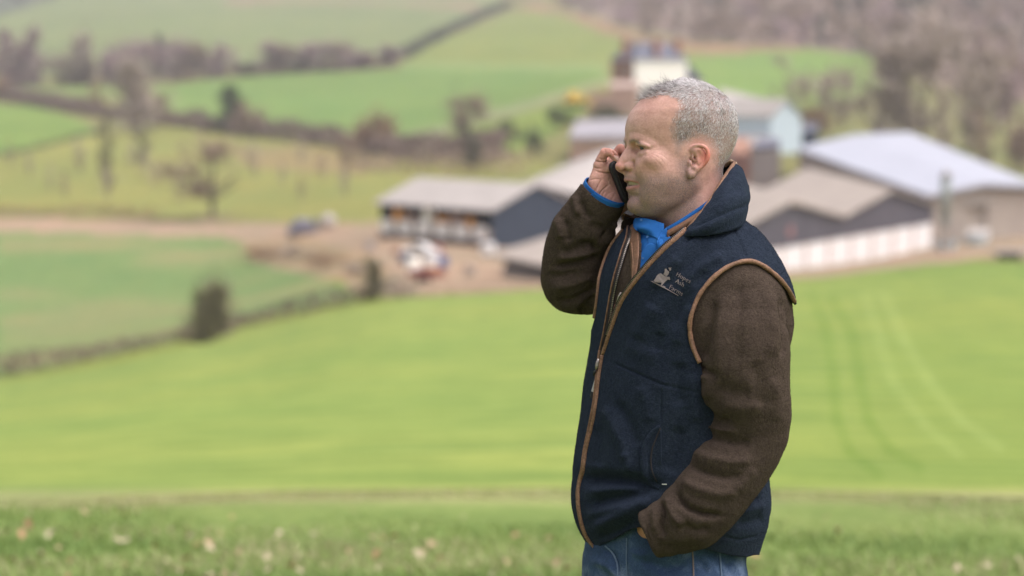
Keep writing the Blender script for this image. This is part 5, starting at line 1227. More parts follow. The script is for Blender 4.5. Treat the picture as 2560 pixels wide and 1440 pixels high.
def tube_np(name, pts, rad, mat, parent, seg=10, flat=None, wob=0.0, seed=0):
    """tube through modelling-space points; flat = (across, out) scale of the section, out = towards the camera"""
    pts = np.asarray(pts, float); n = len(pts); t = np.gradient(pts, axis=0); t /= np.linalg.norm(t, axis=1)[:, None]
    rad = np.full(n, rad) if np.isscalar(rad) else np.interp(np.linspace(0, 1, n), np.linspace(0, 1, len(rad)), rad)
    if wob: rad = rad * (1 + wob * (vnoise(np.arange(n) * 0.55, np.zeros(n), seed + 3) - 0.5))
    o = np.array([0, 0, -1.0]) - t * (t @ np.array([0, 0, -1.0]))[:, None]; o /= np.linalg.norm(o, axis=1)[:, None] + 1e-9; s_ = np.cross(t, o)
    fl = flat or (1, 1); a = np.arange(seg) * 2 * math.pi / seg
    V = pts[:, None] + (s_[:, None] * (np.cos(a) * fl[0])[None, :, None] + o[:, None] * (np.sin(a) * fl[1])[None, :, None]) * rad[:, None, None]
    V = V.reshape(-1, 3); F = [(i * seg + k, i * seg + (k + 1) % seg, (i + 1) * seg + (k + 1) % seg, (i + 1) * seg + k) for i in range(n - 1) for k in range(seg)]
    F += [tuple(range(seg))[::-1], tuple(range((n - 1) * seg, n * seg))]
    return mesh_np(name, to_world(V), F, mat, parent)
def loft_np(name, curves, mat, parent, nu=70, nv=14, thick=0.0, closed=False):
    """surface through several curves of modelling-space points (same count each)"""
    C = np.array(curves, float); k, n, _ = C.shape
    def cr(A, T):
        m_ = len(A); Q = np.concatenate([[2 * A[0] - A[1]], A, [2 * A[-1] - A[-2]]]); i = np.minimum(T.astype(int), m_ - 2); t = (T - i).reshape((-1,) + (1,) * (A.ndim - 1))
        return _catmull(t, Q[i], Q[i + 1], Q[i + 2], Q[i + 3])
    A = cr(C.transpose(1, 0, 2), np.linspace(0, n - 1, nu)).transpose(1, 0, 2); A = cr(A, np.linspace(0, k - 1, nv)); V = A.reshape(-1, 3)
    F = [(j * nu + i, j * nu + i + 1, (j + 1) * nu + i + 1, (j + 1) * nu + i) for j in range(nv - 1) for i in range(nu - 1)]
    o = mesh_np(name, to_world(V), F, mat, parent)
    if thick:
        md = o.modifiers.new('t', 'SOLIDIFY'); md.thickness = thick * US; md.offset = 0
    return o, V
def zip_teeth(name, line, mat, parent, pitch=4.6, size=(1.7, 1.1, 1.3), side=0.0):
    d = np.concatenate([[0], np.cumsum(np.linalg.norm(np.diff(line, axis=0), axis=1))]); n = int(d[-1] / pitch); m = MB()
    for k in range(n):
        s_ = (k + .5) * pitch; p = np.array([np.interp(s_, d, line[:, i]) for i in range(3)]); q = np.array([np.interp(min(s_ + 2, d[-1]), d, line[:, i]) for i in range(3)]) - np.array([np.interp(max(s_ - 2, 0), d, line[:, i]) for i in range(3)])
        t = q / (np.linalg.norm(q) + 1e-9); o = np.array([0, 0, -1.0]); o -= t * (t @ o); o /= np.linalg.norm(o); a = np.cross(t, o)
        V = [to_world(p + a * x * size[0] + t * y * size[1] + o * z * size[2]) for x, y, z in ((-1,-1,-1),(1,-1,-1),(1,1,-1),(-1,1,-1),(-1,-1,1),(1,-1,1),(1,1,1),(-1,1,1))]
        m.add(V, [(0,3,2,1),(4,5,6,7),(0,1,5,4),(1,2,6,5),(2,3,7,6),(3,0,4,7)])
    return m.build(name, mat, parent)

def hand_field():
    lo = L(1425, 570, -10); hi = L(1660, 340, 170); H = Field(np.minimum(lo, hi) - 8, np.maximum(lo, hi) + 8, 1.5)
    # wrist and palm
    H.chain([L(1470,560,95), L(1484,508,66), L(1492,462,64), L(1499,416,66)], [30, 25, 22, 16], 12)
    H.chain([L(1482,560,95), L(1504,512,70), L(1512,462,78), L(1521,410,86)], [32, 29, 25, 17], 14)
    H.chain([L(1495,565,95), L(1522,520,74), L(1538,465,92), L(1545,405,104)], [31, 28, 25, 17], 14)
    H.chain([L(1540,520,86), L(1560,465,104), L(1568,402,122)], [24, 25, 17], 14)
    H.ell(L(1489,466,54), (19, 32, 15), 12); H.ell(L(1534,503,66), (26, 24, 16), 14, rot=(0, 0, 0.5)); H.ell(L(1520,423,70), (22, 11, 15), 10)
    # fingers: little, ring, middle, index, thumb
    H.chain([L(1499,414,66), L(1505,395,62), L(1512,383,58)], [14.5, 13, 12.5], 7); 
    H.chain([L(1512,382.5,58), L(1524,382.5,50), L(1533,388,45), L(1544,401,42)], [12.8, 11.6, 11.2, 9.2], 2.5)
    H.chain([L(1524,408,92), L(1538,388,90), L(1551,373,86)], [14, 12.5, 12], 4)
    H.chain([L(1552,372,86), L(1562,376,76), L(1569,387,70), L(1576,404,66)], [12.5, 11.6, 11.2, 9.4], 2.0)
    H.chain([L(1546,404,106), L(1566,388,104), L(1582,376,100), L(1593,388,86), L(1598,408,80)], [15, 13.5, 13.5, 12, 10], 4)
    H.chain([L(1569,402,124), L(1595,384,124), L(1614,374,122), L(1628,388,112), L(1632,404,104)], [15, 13.5, 13, 11.5, 9.5], 4)
    H.chain([L(1556,505,80), L(1588,508,104), L(1612,492,116), L(1630,470,122)], [20, 16, 14, 11], 10)
    # clear the phone out of the palm
    return H
PH_C, PH_A, PH_B = L(1539, 460, 32), np.array([155, 110, 80.]), np.array([35, 90, 56.])
def make_hand():
    H = hand_field(); V, F = H.mesh(); V = smooth_mesh(V, F, 1, .4)
    c = V[F].mean(1); ax = AX_F; k = ((c - ARM_F[7]) @ ax) > -70; V, F, _ = clean(V, F, k)
    W_ = to_world(V); N = vnormals(W_, F); N = np.stack([N @ _R, N @ _U, N @ _F], 1)
    cen = V.mean(0); s_ = np.sign(np.median((N * (V - cen)).sum(1)))
    if s_ < 0: F = F[:, ::-1]; N = -N
    for pts, w, d in [([(1485,402),(1500,405),(1520,404)], 1.8, 1.8), ([(1480,417),(1492,421),(1504,421)], 1.8, 1.3), ([(1484,425),(1500,431),(1520,434),(1532,432)], 2.0, 1.6), ([(1506,447),(1494,468),(1480,488)], 2.0, 1.4),
                      ([(1526,458),(1508,474),(1493,494)], 2.2, 1.6), ([(1514,474),(1507,488),(1504,504)], 2.0, 1.1), ([(1471,452),(1486,447),(1504,449)], 1.8, .9), ([(1536,478),(1520,484),(1512,496)], 1.8, .8), ([(1466,474),(1474,484),(1484,500)], 2, 1.0),
                      ([(1508,372),(1513,376),(1511,382)], 1.4, .8), ([(1523,375),(1526,380)], 1.3, .6), ([(1497,395),(1506,400),(1514,396)], 1.8, 1.4), ([(1540,482),(1530,497),(1523,512)], 2, 1.0), ([(1530,376),(1536,386),(1545,391)], 1.8, 2.6), ([(1516,397),(1524,392),(1532,398)], 2.2, 2.6), ([(1528,440),(1521,452),(1519,462)], 1.8, .8)]:
        carve(V, N, pts, w * 1.1, d * 1.5, face=.4)
    V += N * (fbm3(V, 0.06, 12, 3) * 1.3)[:, None]
    px, py = to_px(V); C = np.tile(np.array([0.53, 0.305, 0.24]), (len(V), 1))
    tip = np.clip((412 - py) / 26, 0, 1)[:, None]; C = C + (np.array([0.56, 0.275, 0.215]) - C) * tip * .7
    nx, ny = 1541.5, 394.5; a = 0.86; ux = (px - nx) * math.cos(a) + (py - ny) * math.sin(a); uy = -(px - nx) * math.sin(a) + (py - ny) * math.cos(a)
    q = (ux / 8.5) ** 2 + (uy / 5) ** 2; fr = N[:, 2] < 0.2; nail = (q < 1) & fr & (V[:, 2] < 60); C[nail] = (0.78, 0.53, 0.47)
    V[(q > 0.85) & (q < 1.7) & fr & (V[:, 2] < 60)] -= N[(q > 0.85) & (q < 1.7) & fr & (V[:, 2] < 60)] * 1.1
    cr, _ = polydist(px, py, [(1485,402),(1500,405),(1520,404)]); C *= (1 - 0.18 * np.exp(-(cr / 3) ** 2))[:, None]  # crease at the finger base: its shade is multiplied into the skin colour
    M = np.zeros((len(V), 3)); return V, F, C, M
def make_left_wrist():
    a = L(1660,1312,-215); lo = L(1545,1400,-290); hi = L(1760,1240,-120); H = Field(np.minimum(lo, hi) - 8, np.maximum(lo, hi) + 8, 2.6)
    H.chain([L(1740,1250,-200), L(1670,1300,-200), L(1634,1314,-176), L(1610,1336,-110)], [34, 33, 31, 32], 10)
    for k, (x, y, z) in enumerate([(1590,1372,-90), (1592,1384,-80), (1598,1392,-70), (1606,1396,-60)]):
        b = L(x + 12, y - 34, z); t = L(x - 4, y + 12, z + 2); H.chain([b, (b + t) / 2, t], [13, 12, 9], 5)
    H.chain([L(1618,1300,-185), L(1606,1306,-160), L(1596,1330,-120)], [14, 12, 9], 6)
    V, F = H.mesh(); W_ = to_world(V); N = vnormals(W_, F); N = np.stack([N @ _R, N @ _U, N @ _F], 1)
    if np.median((N * (V - V.mean(0))).sum(1)) < 0: F = F[:, ::-1]
    return V, F, np.tile(np.array([0.46, 0.23, 0.165]), (len(V), 1)), np.zeros((len(V), 3))
def coarse_body():
    lo = L(1380, 2860, -330); hi = L(1960, 600, 330); H = Field(np.minimum(lo, hi), np.maximum(lo, hi), 11)
    H.cap(L(1715, 660, 15), L(1700, 900, 15), 90, 110, 20); H.cap(L(1700, 900, 15), L(1675, 1330, 10), 115, 100, 30); H.cap(L(1730, 560, 20), L(1720, 680, 20), 70, 80, 20)
    H.chain(ARM_N[1:], [50, 48, 46, 40, 38, 34, 30], 20); H.chain(ARM_F[1:], [50, 46, 42, 40, 38, 32, 28], 20)
    for s_, x in ((-90, 1740), (110, 1600)):
        H.chain([L(x - 20, 1400, s_ * .8), L(x - 5, 2120, s_), L(x, 2700, s_ + 10)], [78, 52, 36], 20); H.cap(L(x + 20, 2770, s_ + 10), L(x - 120, 2790, s_ - 40), 34, 26, 14)
    V, F = H.mesh(); W_ = to_world(V); N = vnormals(W_, F); N = np.stack([N @ _R, N @ _U, N @ _F], 1)
    if np.median((N * (V - V.mean(0)))[:, 0]) < 0: F = F[:, ::-1]
    return V, F, np.tile(np.array([0.5, 0.28, 0.2]), (len(V), 1)), np.zeros((len(V), 3))
def orient(V, F):
    W_ = to_world(V); N = vnormals(W_, F); N = np.stack([N @ _R, N @ _U, N @ _F], 1)
    px, py = to_px(V); c = V.mean(0)
    if np.mean((N[:, 2] < 0) == (V[:, 2] < c[2])) < 0.5: F = F[:, ::-1]; N = -N
    return F, N
GFOLD = [  # vest folds: points, width, depth(+in)
    ([(1790,622),(1735,650),(1690,682),(1655,725)], 20, 5), ([(1775,665),(1728,712),(1698,770),(1680,830)], 18, 6), ([(1820,640),(1770,652),(1735,690),(1715,745)], 14, -5), ([(1700,640),(1665,675),(1630,720)], 16, -4),
    ([(1735,760),(1708,810),(1690,870)], 14, -5), ([(1640,760),(1612,800),(1590,850)], 20, -5), ([(1700,900),(1690,960),(1700,1020)], 20, 6), ([(1740,930),(1735,1000),(1745,1060)], 16, -5),
    ([(1829,562),(1850,600),(1869,650)], 3.0, 2.6), ([(1520,901),(1578,927),(1652,960),(1760,985)], 2.6, 2.2), ([(1652,962),(1652,1066)], 2.2, 1.6), ([(1865,545),(1800,566),(1740,582),(1700,612)], 6, 5),
    ([(1448,1196),(1500,1196),(1580,1204),(1662,1222)], 17, 15), ([(1462,1262),(1520,1246),(1585,1236),(1630,1228)], 13, 9), ([(1470,1232),(1540,1222),(1610,1222)], 10, -5),
    ([(1480,1322),(1530,1298),(1585,1270),(1632,1246)], 15, -10), ([(1490,1350),(1540,1330),(1590,1302)], 10, 5), ([(1462,1290),(1520,1276),(1570,1262)], 9, -4),
    ([(1508,1010),(1535,1060),(1560,1110),(1572,1160)], 16, -6), ([(1540,1000),(1575,1060),(1590,1120)], 14, 5), ([(1560,1130),(1572,1160),(1570,1185)], 12, -6), ([(1490,1060),(1500,1120),(1490,1170)], 16, 5),
    ([(1600,960),(1620,1010),(1625,1060)], 16, -4), ([(1700,1060),(1690,1130),(1670,1190)], 22, 7), ([(1850,1280),(1880,1272),(1915,1262)], 10, -4), ([(1800,1340),(1850,1350),(1898,1340)], 3, 2), ([(1840,1310),(1880,1306),(1912,1292)], 12, 4),
    ([(1880,1240),(1900,1250)], 10, 4), ([(1875,560),(1905,600),(1935,650)], 14, -3), ([(1650,830),(1640,880)], 14, 4), ([(1560,860),(1600,880),(1650,890)], 18, -3)]
SFOLD = [  # near sleeve
    ([(1752,1016),(1774,1040),(1800,1054),(1832,1054)], 12, 9), ([(1745,1080),(1785,1094),(1840,1108),(1880,1104)], 14, 8), ([(1768,1064),(1800,1074),(1850,1082)], 11, -6),
    ([(1718,1160),(1760,1180),(1810,1194),(1860,1190)], 12, 8), ([(1730,1130),(1770,1146),(1830,1156),(1890,1150)], 13, -6), ([(1700,1200),(1740,1222),(1800,1236),(1850,1226)], 14, -7),
    ([(1690,1222),(1698,1250),(1722,1272),(1760,1286),(1810,1290)], 9, 12), ([(1666,1240),(1672,1268),(1686,1296),(1712,1316)], 10, -7), ([(1648,1246),(1656,1280),(1652,1312),(1660,1346)], 7, 8), ([(1634,1264),(1636,1300),(1634,1330)], 7, -4),
    ([(1700,1310),(1740,1330),(1780,1322)], 12, 6), ([(1790,740),(1776,800),(1766,860),(1758,905)], 13, 8), ([(1810,730),(1800,800),(1796,880),(1800,950)], 16, -5), ([(1840,700),(1850,760),(1840,840),(1846,920)], 18, 4),
    ([(1905,700),(1930,760),(1938,830),(1930,900)], 18, -6), ([(1952,735),(1962,790),(1966,850),(1958,900)], 9, 8), ([(1880,900),(1900,960),(1890,1020)], 20, 5), ([(1930,940),(1945,1000),(1940,1060)], 16, -4), ([(1762,930),(1772,960),(1768,1000)], 12, -6),
    ([(1750,912),(1762,930),(1790,940)], 8, 6), ([(1790,960),(1830,980),(1880,985)], 22, 6), ([(1800,1010),(1850,1020),(1910,1010)], 18, -5), ([(1730,715),(1760,700),(1800,690)], 5, 3),
    ([(1612,1298),(1618,1336),(1632,1364)], 2.6, 2.2), ([(1640,1364),(1690,1372),(1740,1366)], 12, 4), ([(1840,1230),(1860,1200),(1890,1170)], 14, -4)]
FFOLD = [  # far sleeve
    ([(1440,615),(1465,610),(1482,613),(1495,632)], 9, 11), ([(1400,640),(1440,622),(1470,620)], 12, 6), ([(1384,664),(1430,660),(1480,648),(1500,640)], 9, 11), ([(1390,645),(1440,640),(1480,630)], 10, -6),
    ([(1384,754),(1430,754),(1480,728),(1500,705)], 9, 8), ([(1378,720),(1430,712),(1485,690)], 12, -6), ([(1435,488),(1441,515),(1448,540)], 8, -7), ([(1450,500),(1462,530),(1480,548)], 9, 5), ([(1394,546),(1402,572),(1405,600)], 10, -7),
    ([(1412,548),(1420,580),(1424,606)], 9, 6), ([(1470,560),(1510,574),(1540,560)], 12, 5), ([(1370,690),(1400,690),(1450,682)], 10, 5), ([(1500,735),(1470,760),(1450,785)], 9, 7), ([(1550,560),(1530,585),(1512,615)], 9, -6), ([(1535,548),(1515,580),(1500,608)], 6, 7)]
def build_person():
    root = empty('person', (float(to_world(L(1680, 2827, 20))[0]), float(to_world(L(1680, 2827, 20))[1]), 0.0))
    tag(root, 'grey-haired man in navy gilet and brown fleece talking on a phone, hand in pocket', 'person')
    bpy.context.view_layer.update()
    m_skin = skin_material()
    # one continuous body mesh
    parts = []; V, F, C, M, Q = make_head(); parts.append((V, F, C, M)); HV, HF_, HQ = V, F, Q
    parts += [make_hand(), make_left_wrist(), coarse_body()]
    b = 0; Vs, Fs, Cs, Ms = [], [], [], []
    for v, f, c, m in parts: Vs.append(v); Fs.append(f + b); Cs.append(c); Ms.append(m); b += len(v)
    kids = []
    body = mesh_np('body', to_world(np.concatenate(Vs)), np.concatenate(Fs), m_skin, None); set_colors(body, np.concatenate(Cs), np.concatenate(Ms)); kids.append(body)
    before = set(S.collection.objects)
    make_eyes_teeth(None); make_hair(None, HV, HF_, HQ)
    # --- garments: fields
    h = 3.6; lo = L(1340, 1440, -372); hi = L(2025, 470, 330); A = np.minimum(lo, hi); B = np.maximum(lo, hi)
    T = Field(A, B, h); T.F = loft_field(T, TOR)
    y = 720 - T.ax[1]; up = np.clip((900 - y) / 90, 0, 1)[None, :, None]
    An = Field(A, B, h); An.chain(ARM_N, ARM_NR, 10); An.cap(L(1880,772,-70), L(1882,845,-90), 90, 92, 30); Af = Field(A, B, h); Af.chain(ARM_F, ARM_FR, 10)
    An.F = np.minimum(An.F, 60); Af.F = np.minimum(Af.F, 60)
    kk = 46.0
    Vest = smin(T.F, An.F + (1 - up) * 70, kk * up + 4); Vest = smin(Vest, Af.F + 8, 30.0)
    V, F = surface_nets(Vest - 5.0, T.lo, h); F, N = orient(V, F); V = smooth_mesh(V, F, 3, .5)
    for f_ in GFOLD: carve(V, N, f_[0], f_[1], f_[2] * 1.7, face=0.35)
    V += N * (fbm3(V, 0.010, 31, 2) * 5)[:, None]
    F, N = orient(V, F); VestV, VestF = V.copy(), F
    cast = Caster((VestV, VestF))
    back = lambda c: (c[:, 2] > 60)
    V, F = snap_clip(V, F, HOLE_N, False, None, 5); V, F = snap_clip(V, F, HOLE_F, False, None, 5)
    V, F = snap_clip(V, F, OPEN, False, lambda c: c[:, 2] > 130, 5)
    V, F = snap_clip(V, F, HEM + [(2100, 1380), (2100, 400), (1380, 400)], True, None, 8)
    px, py = to_px(V); c = F; V, F, _ = clean(V, F, V[F].mean(1)[:, 1] < 720 - 512)
    mNavy = fleece('navy_fleece', (0.023, 0.031, 0.047), (0.0105, 0.0145, 0.0225)); mBrown = fleece('brown_fleece', (0.066, 0.050, 0.039), (0.034, 0.0255, 0.020))
    GV_, GF_ = V.copy(), F; gilet = mesh_np('gilet', to_world(V), F, mNavy); gilet['label'] = 'navy fleece gilet with tan leather piping and an embroidered farm emblem'
    md = gilet.modifiers.new('t', 'SOLIDIFY'); md.thickness = 5 * US; md.offset = -1
    # jacket (brown fleece): sleeves and the strip seen in the opening
    J = smin(T.F + 4, An.F, kk * up + 3); J = smin(J, Af.F, 24.0)
    X_, Y_, Z_ = T.ax[0][:, None, None], T.ax[1][None, :, None], T.ax[2][None, None, :]
    for c0, ax, cut, r_ in ((ARM_F[7], AX_F, 4, 54), (ARM_N[7], AX_N, 22, 48)):
        t = (X_ - c0[0]) * ax[0] + (Y_ - c0[1]) * ax[1] + (Z_ - c0[2]) * ax[2]
        rr = np.sqrt(np.maximum((X_ - c0[0]) ** 2 + (Y_ - c0[1]) ** 2 + (Z_ - c0[2]) ** 2 - t * t, 0)); near = (np.abs(t) < 130) & (rr < 110)
        J = np.where(near, np.maximum(J, np.maximum(t - cut, -1e3)), J); J = np.where(near, np.maximum(J, -np.maximum(rr - r_, -(t - cut + 75))), J)
    V, F = surface_nets(J.astype(np.float32), T.lo, h); F, N = orient(V, F)
    V = smooth_mesh(V, F, 2, .5); V0 = V.copy()
    for f_ in SFOLD: carve(V, N, f_[0], f_[1], f_[2] * 1.5, zmax=-60, face=0.35)
    for f_ in FFOLD: carve(V, N, f_[0], f_[1], f_[2] * 1.5, face=0.35)
    V += N * (fbm3(V, 0.011, 33, 2) * 6)[:, None]
    F, N = orient(V, F); JV, JF = V.copy(), F
    cj = Caster((JV, JF))
    px, py = to_px(V); fc = V[F].mean(1); cx, cy = px[F].mean(1), py[F].mean(1)
    grow = lambda P_, d: [((x + d * np.sign(x - np.mean([q[0] for q in P_]))), y) for x, y in P_]
    d1, _ = polydist(cx, cy, HOLE_N + [HOLE_N[0]]); d2, _ = polydist(cx, cy, HOLE_F + [HOLE_F[0]]); d3, _ = polydist(cx, cy, OPEN)
    fc0 = V0[F].mean(1); ia = [np.clip(((fc0[:, i] - T.lo[i]) / h).astype(int), 0, T.n[i] - 1) for i in range(3)]
    an = An.F[ia[0], ia[1], ia[2]]; tt = T.F[ia[0], ia[1], ia[2]]
    keep = inpoly(cx, cy, HOLE_N) | (d1 < 12) | inpoly(cx, cy, HOLE_F) | (d2 < 14) | inpoly(cx, cy, OPEN) & (fc[:, 2] < 60) | (d3 < 16) & (fc[:, 2] < 60) | ((an < tt + 6) & (an < 9) & (cy > 880))
    V, F, _ = clean(V, F, keep)
    V, F = snap_clip(V, F, SHIRT_V, False, lambda c: (c[:, 2] > 60) | (c[:, 1] > 720 - 510), 5)
    JV_, JF_ = V.copy(), F; jacket = mesh_np('fleece_jacket', to_world(V), F, mBrown); jacket['label'] = 'brown fleece jacket worn under the gilet'
    md = jacket.modifiers.new('t', 'SOLIDIFY'); md.thickness = 4 * US; md.offset = -1
    # shirt front
    V, F = surface_nets((T.F + 13).astype(np.float32), T.lo, h); F, N = orient(V, F); V = smooth_mesh(V, F, 2, .5)
    for f_ in [([(1612,560),(1616,610),(1606,670)], 4, 1.6), ([(1600,600),(1625,590),(1650,585)], 5, 1.6)]: carve(V, N, *f_, face=.5)
    V += N * (fbm3(V, 0.03, 35, 2) * 1.5)[:, None]
    px, py = to_px(V); fc = V[F].mean(1); k = (px[F].mean(1) > 1550) & (px[F].mean(1) < 1760) & (py[F].mean(1) < 770) & (fc[:, 2] < 40) & ~((px[F].mean(1) > 1640) & (py[F].mean(1) < 592)); SV, SF, _ = clean(V, F, k); cs = Caster((SV, SF))
    mBlue = cloth('blue_cotton', (0.022, 0.125, 0.37), (0.012, 0.085, 0.28)); mTan = leather('tan_leather', (0.27, 0.150, 0.090), (0.12, 0.06, 0.034)); mTanD = leather('brown_suede', (0.20, 0.105, 0.06), (0.12, 0.06, 0.034))
    shirt = mesh_np('shirt', to_world(SV), SF, mBlue); shirt['label'] = 'bright blue cotton shirt'
    mMetal = simple('zip_metal', (0.40, 0.36, 0.32), (0.22, 0.19, 0.17), 200, 0.35, 0.5, metal=0.8); mTape = cloth('zip_tape', (0.035, 0.03, 0.03), (0.022, 0.02, 0.02)); mBlk = simple('black_rubber', (0.012, 0.012, 0.013), None, 60, 0.45, 0.4)
    G_, Jk, Sh = [], [], []
    # --- piping
    near_edge = OPEN_NEAR[1:-1][::-1]
    Gp = lambda pts, r, off, **k: G_.append(tube_np('piping', cast.line(pts, off), r, mTan, None, **k))
    Gp(HOLE_N[:18], 5.6, 2.0, wob=.25, seed=1, flat=(1, .8)); Gp(HOLE_F[:9], 4.5, 1.5, wob=.2, seed=2, flat=(1, .8))
    low = [(1508,888),(1499,940),(1493,1000),(1485,1050),(1475,1090),(1466,1130),(1461,1175),(1453,1198),(1448,1225),(1449,1265),(1455,1300),(1464,1330),(1474,1350),(1487,1367)]
    Gp(near_edge, [6, 5.6, 5.2, 5.2], 2.0, flat=(1, .55), wob=.2, seed=3); Gp(low, [5.2, 4.8, 4.6], 2.2, flat=(1, .55), wob=.2, seed=4)
    low2 = [(1496,903),(1491,950),(1486,1000),(1478,1045),(1469,1088),(1460,1130),(1455,1175),(1448,1200),(1443,1230),(1445,1270),(1452,1308),(1462,1338),(1478,1360)]
    Gp([(1500,876),(1494,920)] + low2[1:], 3.6, 1.2, flat=(1, .6), seed=5)
    G_.append(tube_np('piping', cast.line([(1571,560)] + OPEN_FAR[2:], 1.5), 2.2, mTan, None, flat=(1, .7)))
    # main zip: teeth up both edges, slider and tag where they meet
    zf = cast.line([(x + 6, y) for x, y in OPEN_FAR[1:]], -1.0); tp = tube_np('zip_tape', zf, 5.5, mTape, None, flat=(1, .3)); G_.append(tp); G_.append(zip_teeth('zip_teeth', zf + np.array([1.5, 0, -2.5]), mMetal, None))
    zn = cast.line([(x - 7, y - 4) for x, y in OPEN_NEAR[2:-1]][::-1], -1.0); G_.append(tube_np('zip_tape', zn, 5.5, mTape, None, flat=(1, .3))); G_.append(zip_teeth('zip_teeth', zn + np.array([-1.5, 0, -2.5]), mMetal, None))
    zc = cast.line(low, 3.0)
    def slider(px_, w, hgt, mat, off, name): 
        q = [cast.at(x, y, off) for x, y in px_]; return tube_np(name, np.array(q), [w * .6, w, w, w * .5], mat, None, flat=(1, .45))
    G_.append(slider([(1503,898),(1501,906),(1499,916),(1497,926)], 5.0, 0, mMetal, 7, 'zip_slider')); G_.append(slider([(1497,926),(1494,934),(1492,942)], 3.5, 0, mBlk, 9, 'zip_cord'))
    tg = [(1489,940),(1494,943),(1484,981),(1478,978)]; q = [cast.at(x, y, 11, L(x, y, -150)) for x, y in tg]; q = [L(*p_, w_) for p_, w_ in zip(tg, [np.mean([a[2] for a in q])] * 4)]
    qm = np.array(q); G_.append(mesh_np('zip_tag', to_world(np.concatenate([qm, qm + [0, 0, 2.5]])), [(0,3,2,1),(4,5,6,7),(0,1,5,4),(1,2,6,5),(2,3,7,6),(3,0,4,7)], simple('grey_tag', (.55, .54, .52), (.35, .35, .34), 400, .5), None, False))
    qb = np.array([L(x, y, qm[0][2] - 1) for x, y in [(1478,978),(1484,981),(1481,996),(1475,994)]]); G_.append(mesh_np('zip_tag_end', to_world(np.concatenate([qb, qb + [0, 0, 2.5]])), [(0,3,2,1),(4,5,6,7),(0,1,5,4),(1,2,6,5),(2,3,7,6),(3,0,4,7)], mBlk, None, False))
    # collar of the gilet
    zc_ = lambda x, y, o_: cast.at(x, y, 0, L(x, y, -150))[2] + o_
    top = [L(1719,573,zc_(1719,573,-5)), L(1748,540,-160), L(1784,490,-128), L(1808,450,-88), L(1829,418,-36), L(1835,408,10), L(1818,410,62), L(1770,432,116), L(1700,470,150), L(1630,515,140), L(1585,540,108), L(1566,558,92)]
    up_ = [L(1720,577,zc_(1720,577,-7)), L(1770,538,-182), L(1806,492,-166), L(1834,452,-112), L(1851,434,-44), L(1855,430,10), L(1840,432,75), L(1785,456,142), L(1705,495,182), L(1625,538,172), L(1576,562,132), L(1562,574,104)]
    rol = [L(1714,583,zc_(1714,583,-5)), L(1775,564,-206), L(1822,532,-190), L(1856,504,-130), L(1868,492,-50), L(1869,490,16), L(1852,488,96), L(1790,506,166), L(1700,540,206), L(1615,572,196), L(1566,588,150), L(1556,592,116)]
    bas = [L(1706,590,zc_(1706,590,5)), L(1760,588,-196), L(1812,580,-188), L(1848,568,-130), L(1858,560,-50), L(1858,556,16), L(1840,556,96), L(1780,570,166), L(1700,596,206), L(1610,612,190), L(1562,610,150), L(1552,612,120)]
    co, cV = loft_np('collar', [top, up_, rol, bas], mNavy, None, 90, 26, 9); G_.append(co)
    cF = np.array([(j * 90 + i, j * 90 + i + 1, (j + 1) * 90 + i + 1, (j + 1) * 90 + i) for j in range(25) for i in range(89)]); cF, cN = orient(cV, cF); cV = cV.copy()
    for f_ in [([(1874,508),(1835,524),(1785,546),(1738,572)], 5, 6), ([(1868,488),(1825,500),(1775,526)], 8, -4), ([(1860,460),(1820,486),(1780,520)], 7, 3)]: carve(cV, cN, *f_, face=.6)
    cc = co.data; cc.vertices.foreach_set('co', to_world(cV).astype(np.float32).ravel()); cc.update(); arr = np.array([v.co[:] for v in cc.vertices])
    nn = fbm3(arr / US, 0.02, 41, 3) * 5 * US; 
    for v, d_ in zip(cc.vertices, nn): v.co += v.normal * float(d_)
    tt_ = np.array(top); tq = loft_np('tmp', [tt_, tt_ + [0, 1, 0]], mNavy, None, 90, 2)[1][:90]; bpy.data.objects.remove(bpy.data.objects['tmp'])
    G_.append(tube_np('piping', tq, 5.4, mTan, None, wob=.25, seed=9, flat=(1, 1)))
    G_.append(tube_np('collar_piping', np.array([L(1836,411,4), L(1838,409,22), L(1828,403,40), L(1813,414,58)]), 5.0, leather('pale_leather', (.62, .47, .31), (.45, .32, .2)), None))
    hk = np.array([L(1862,462,-10), L(1870,464,-12), L(1871,474,-12), L(1868,488,-12)]); G_.append(tube_np('hanging_loop', hk, 3.4, mBlk, None, flat=(1, .5)))
    # pocket
    arc = [(1650,1066),(1636,1078),(1622,1100),(1614,1128),(1612,1155),(1615,1182),(1627,1205),(1650,1219)]
    G_.append(tube_np('pocket_trim', cast.line(arc, 1.0), [5, 9, 11, 11, 10, 6], mNavy, None, flat=(1, .45), wob=.15)); G_.append(tube_np('pocket_edge', cast.line([(1652,1070),(1642,1092),(1630,1122),(1627,1152),(1630,1178),(1643,1204)], 0.5), 1.8, mTape, None, flat=(1, .5)))
    G_.append(tube_np('pocket_seam', cast.line([(1652,1075),(1653,1110),(1652,1160)], 1.2), 2.0, mNavy, None, flat=(1, .6)))
    q = np.array([L(x, y, cast.at(x, y, 4, L(x, y, -230))[2]) for x, y in [(1655,1209.5),(1667,1209.5),(1667,1212),(1655,1212)]]); G_.append(mesh_np('pocket_label', to_world(np.concatenate([q, q + [0, 0, 1.5]])), [(0,3,2,1),(4,5,6,7),(0,1,5,4),(1,2,6,5),(2,3,7,6),(3,0,4,7)], MB_WPAINT, None, False))
    # embroidered emblem
    mEmb = cloth('embroidery', (0.25, 0.21, 0.205), (0.17, 0.145, 0.14), 1500, 0.7, 0.6)
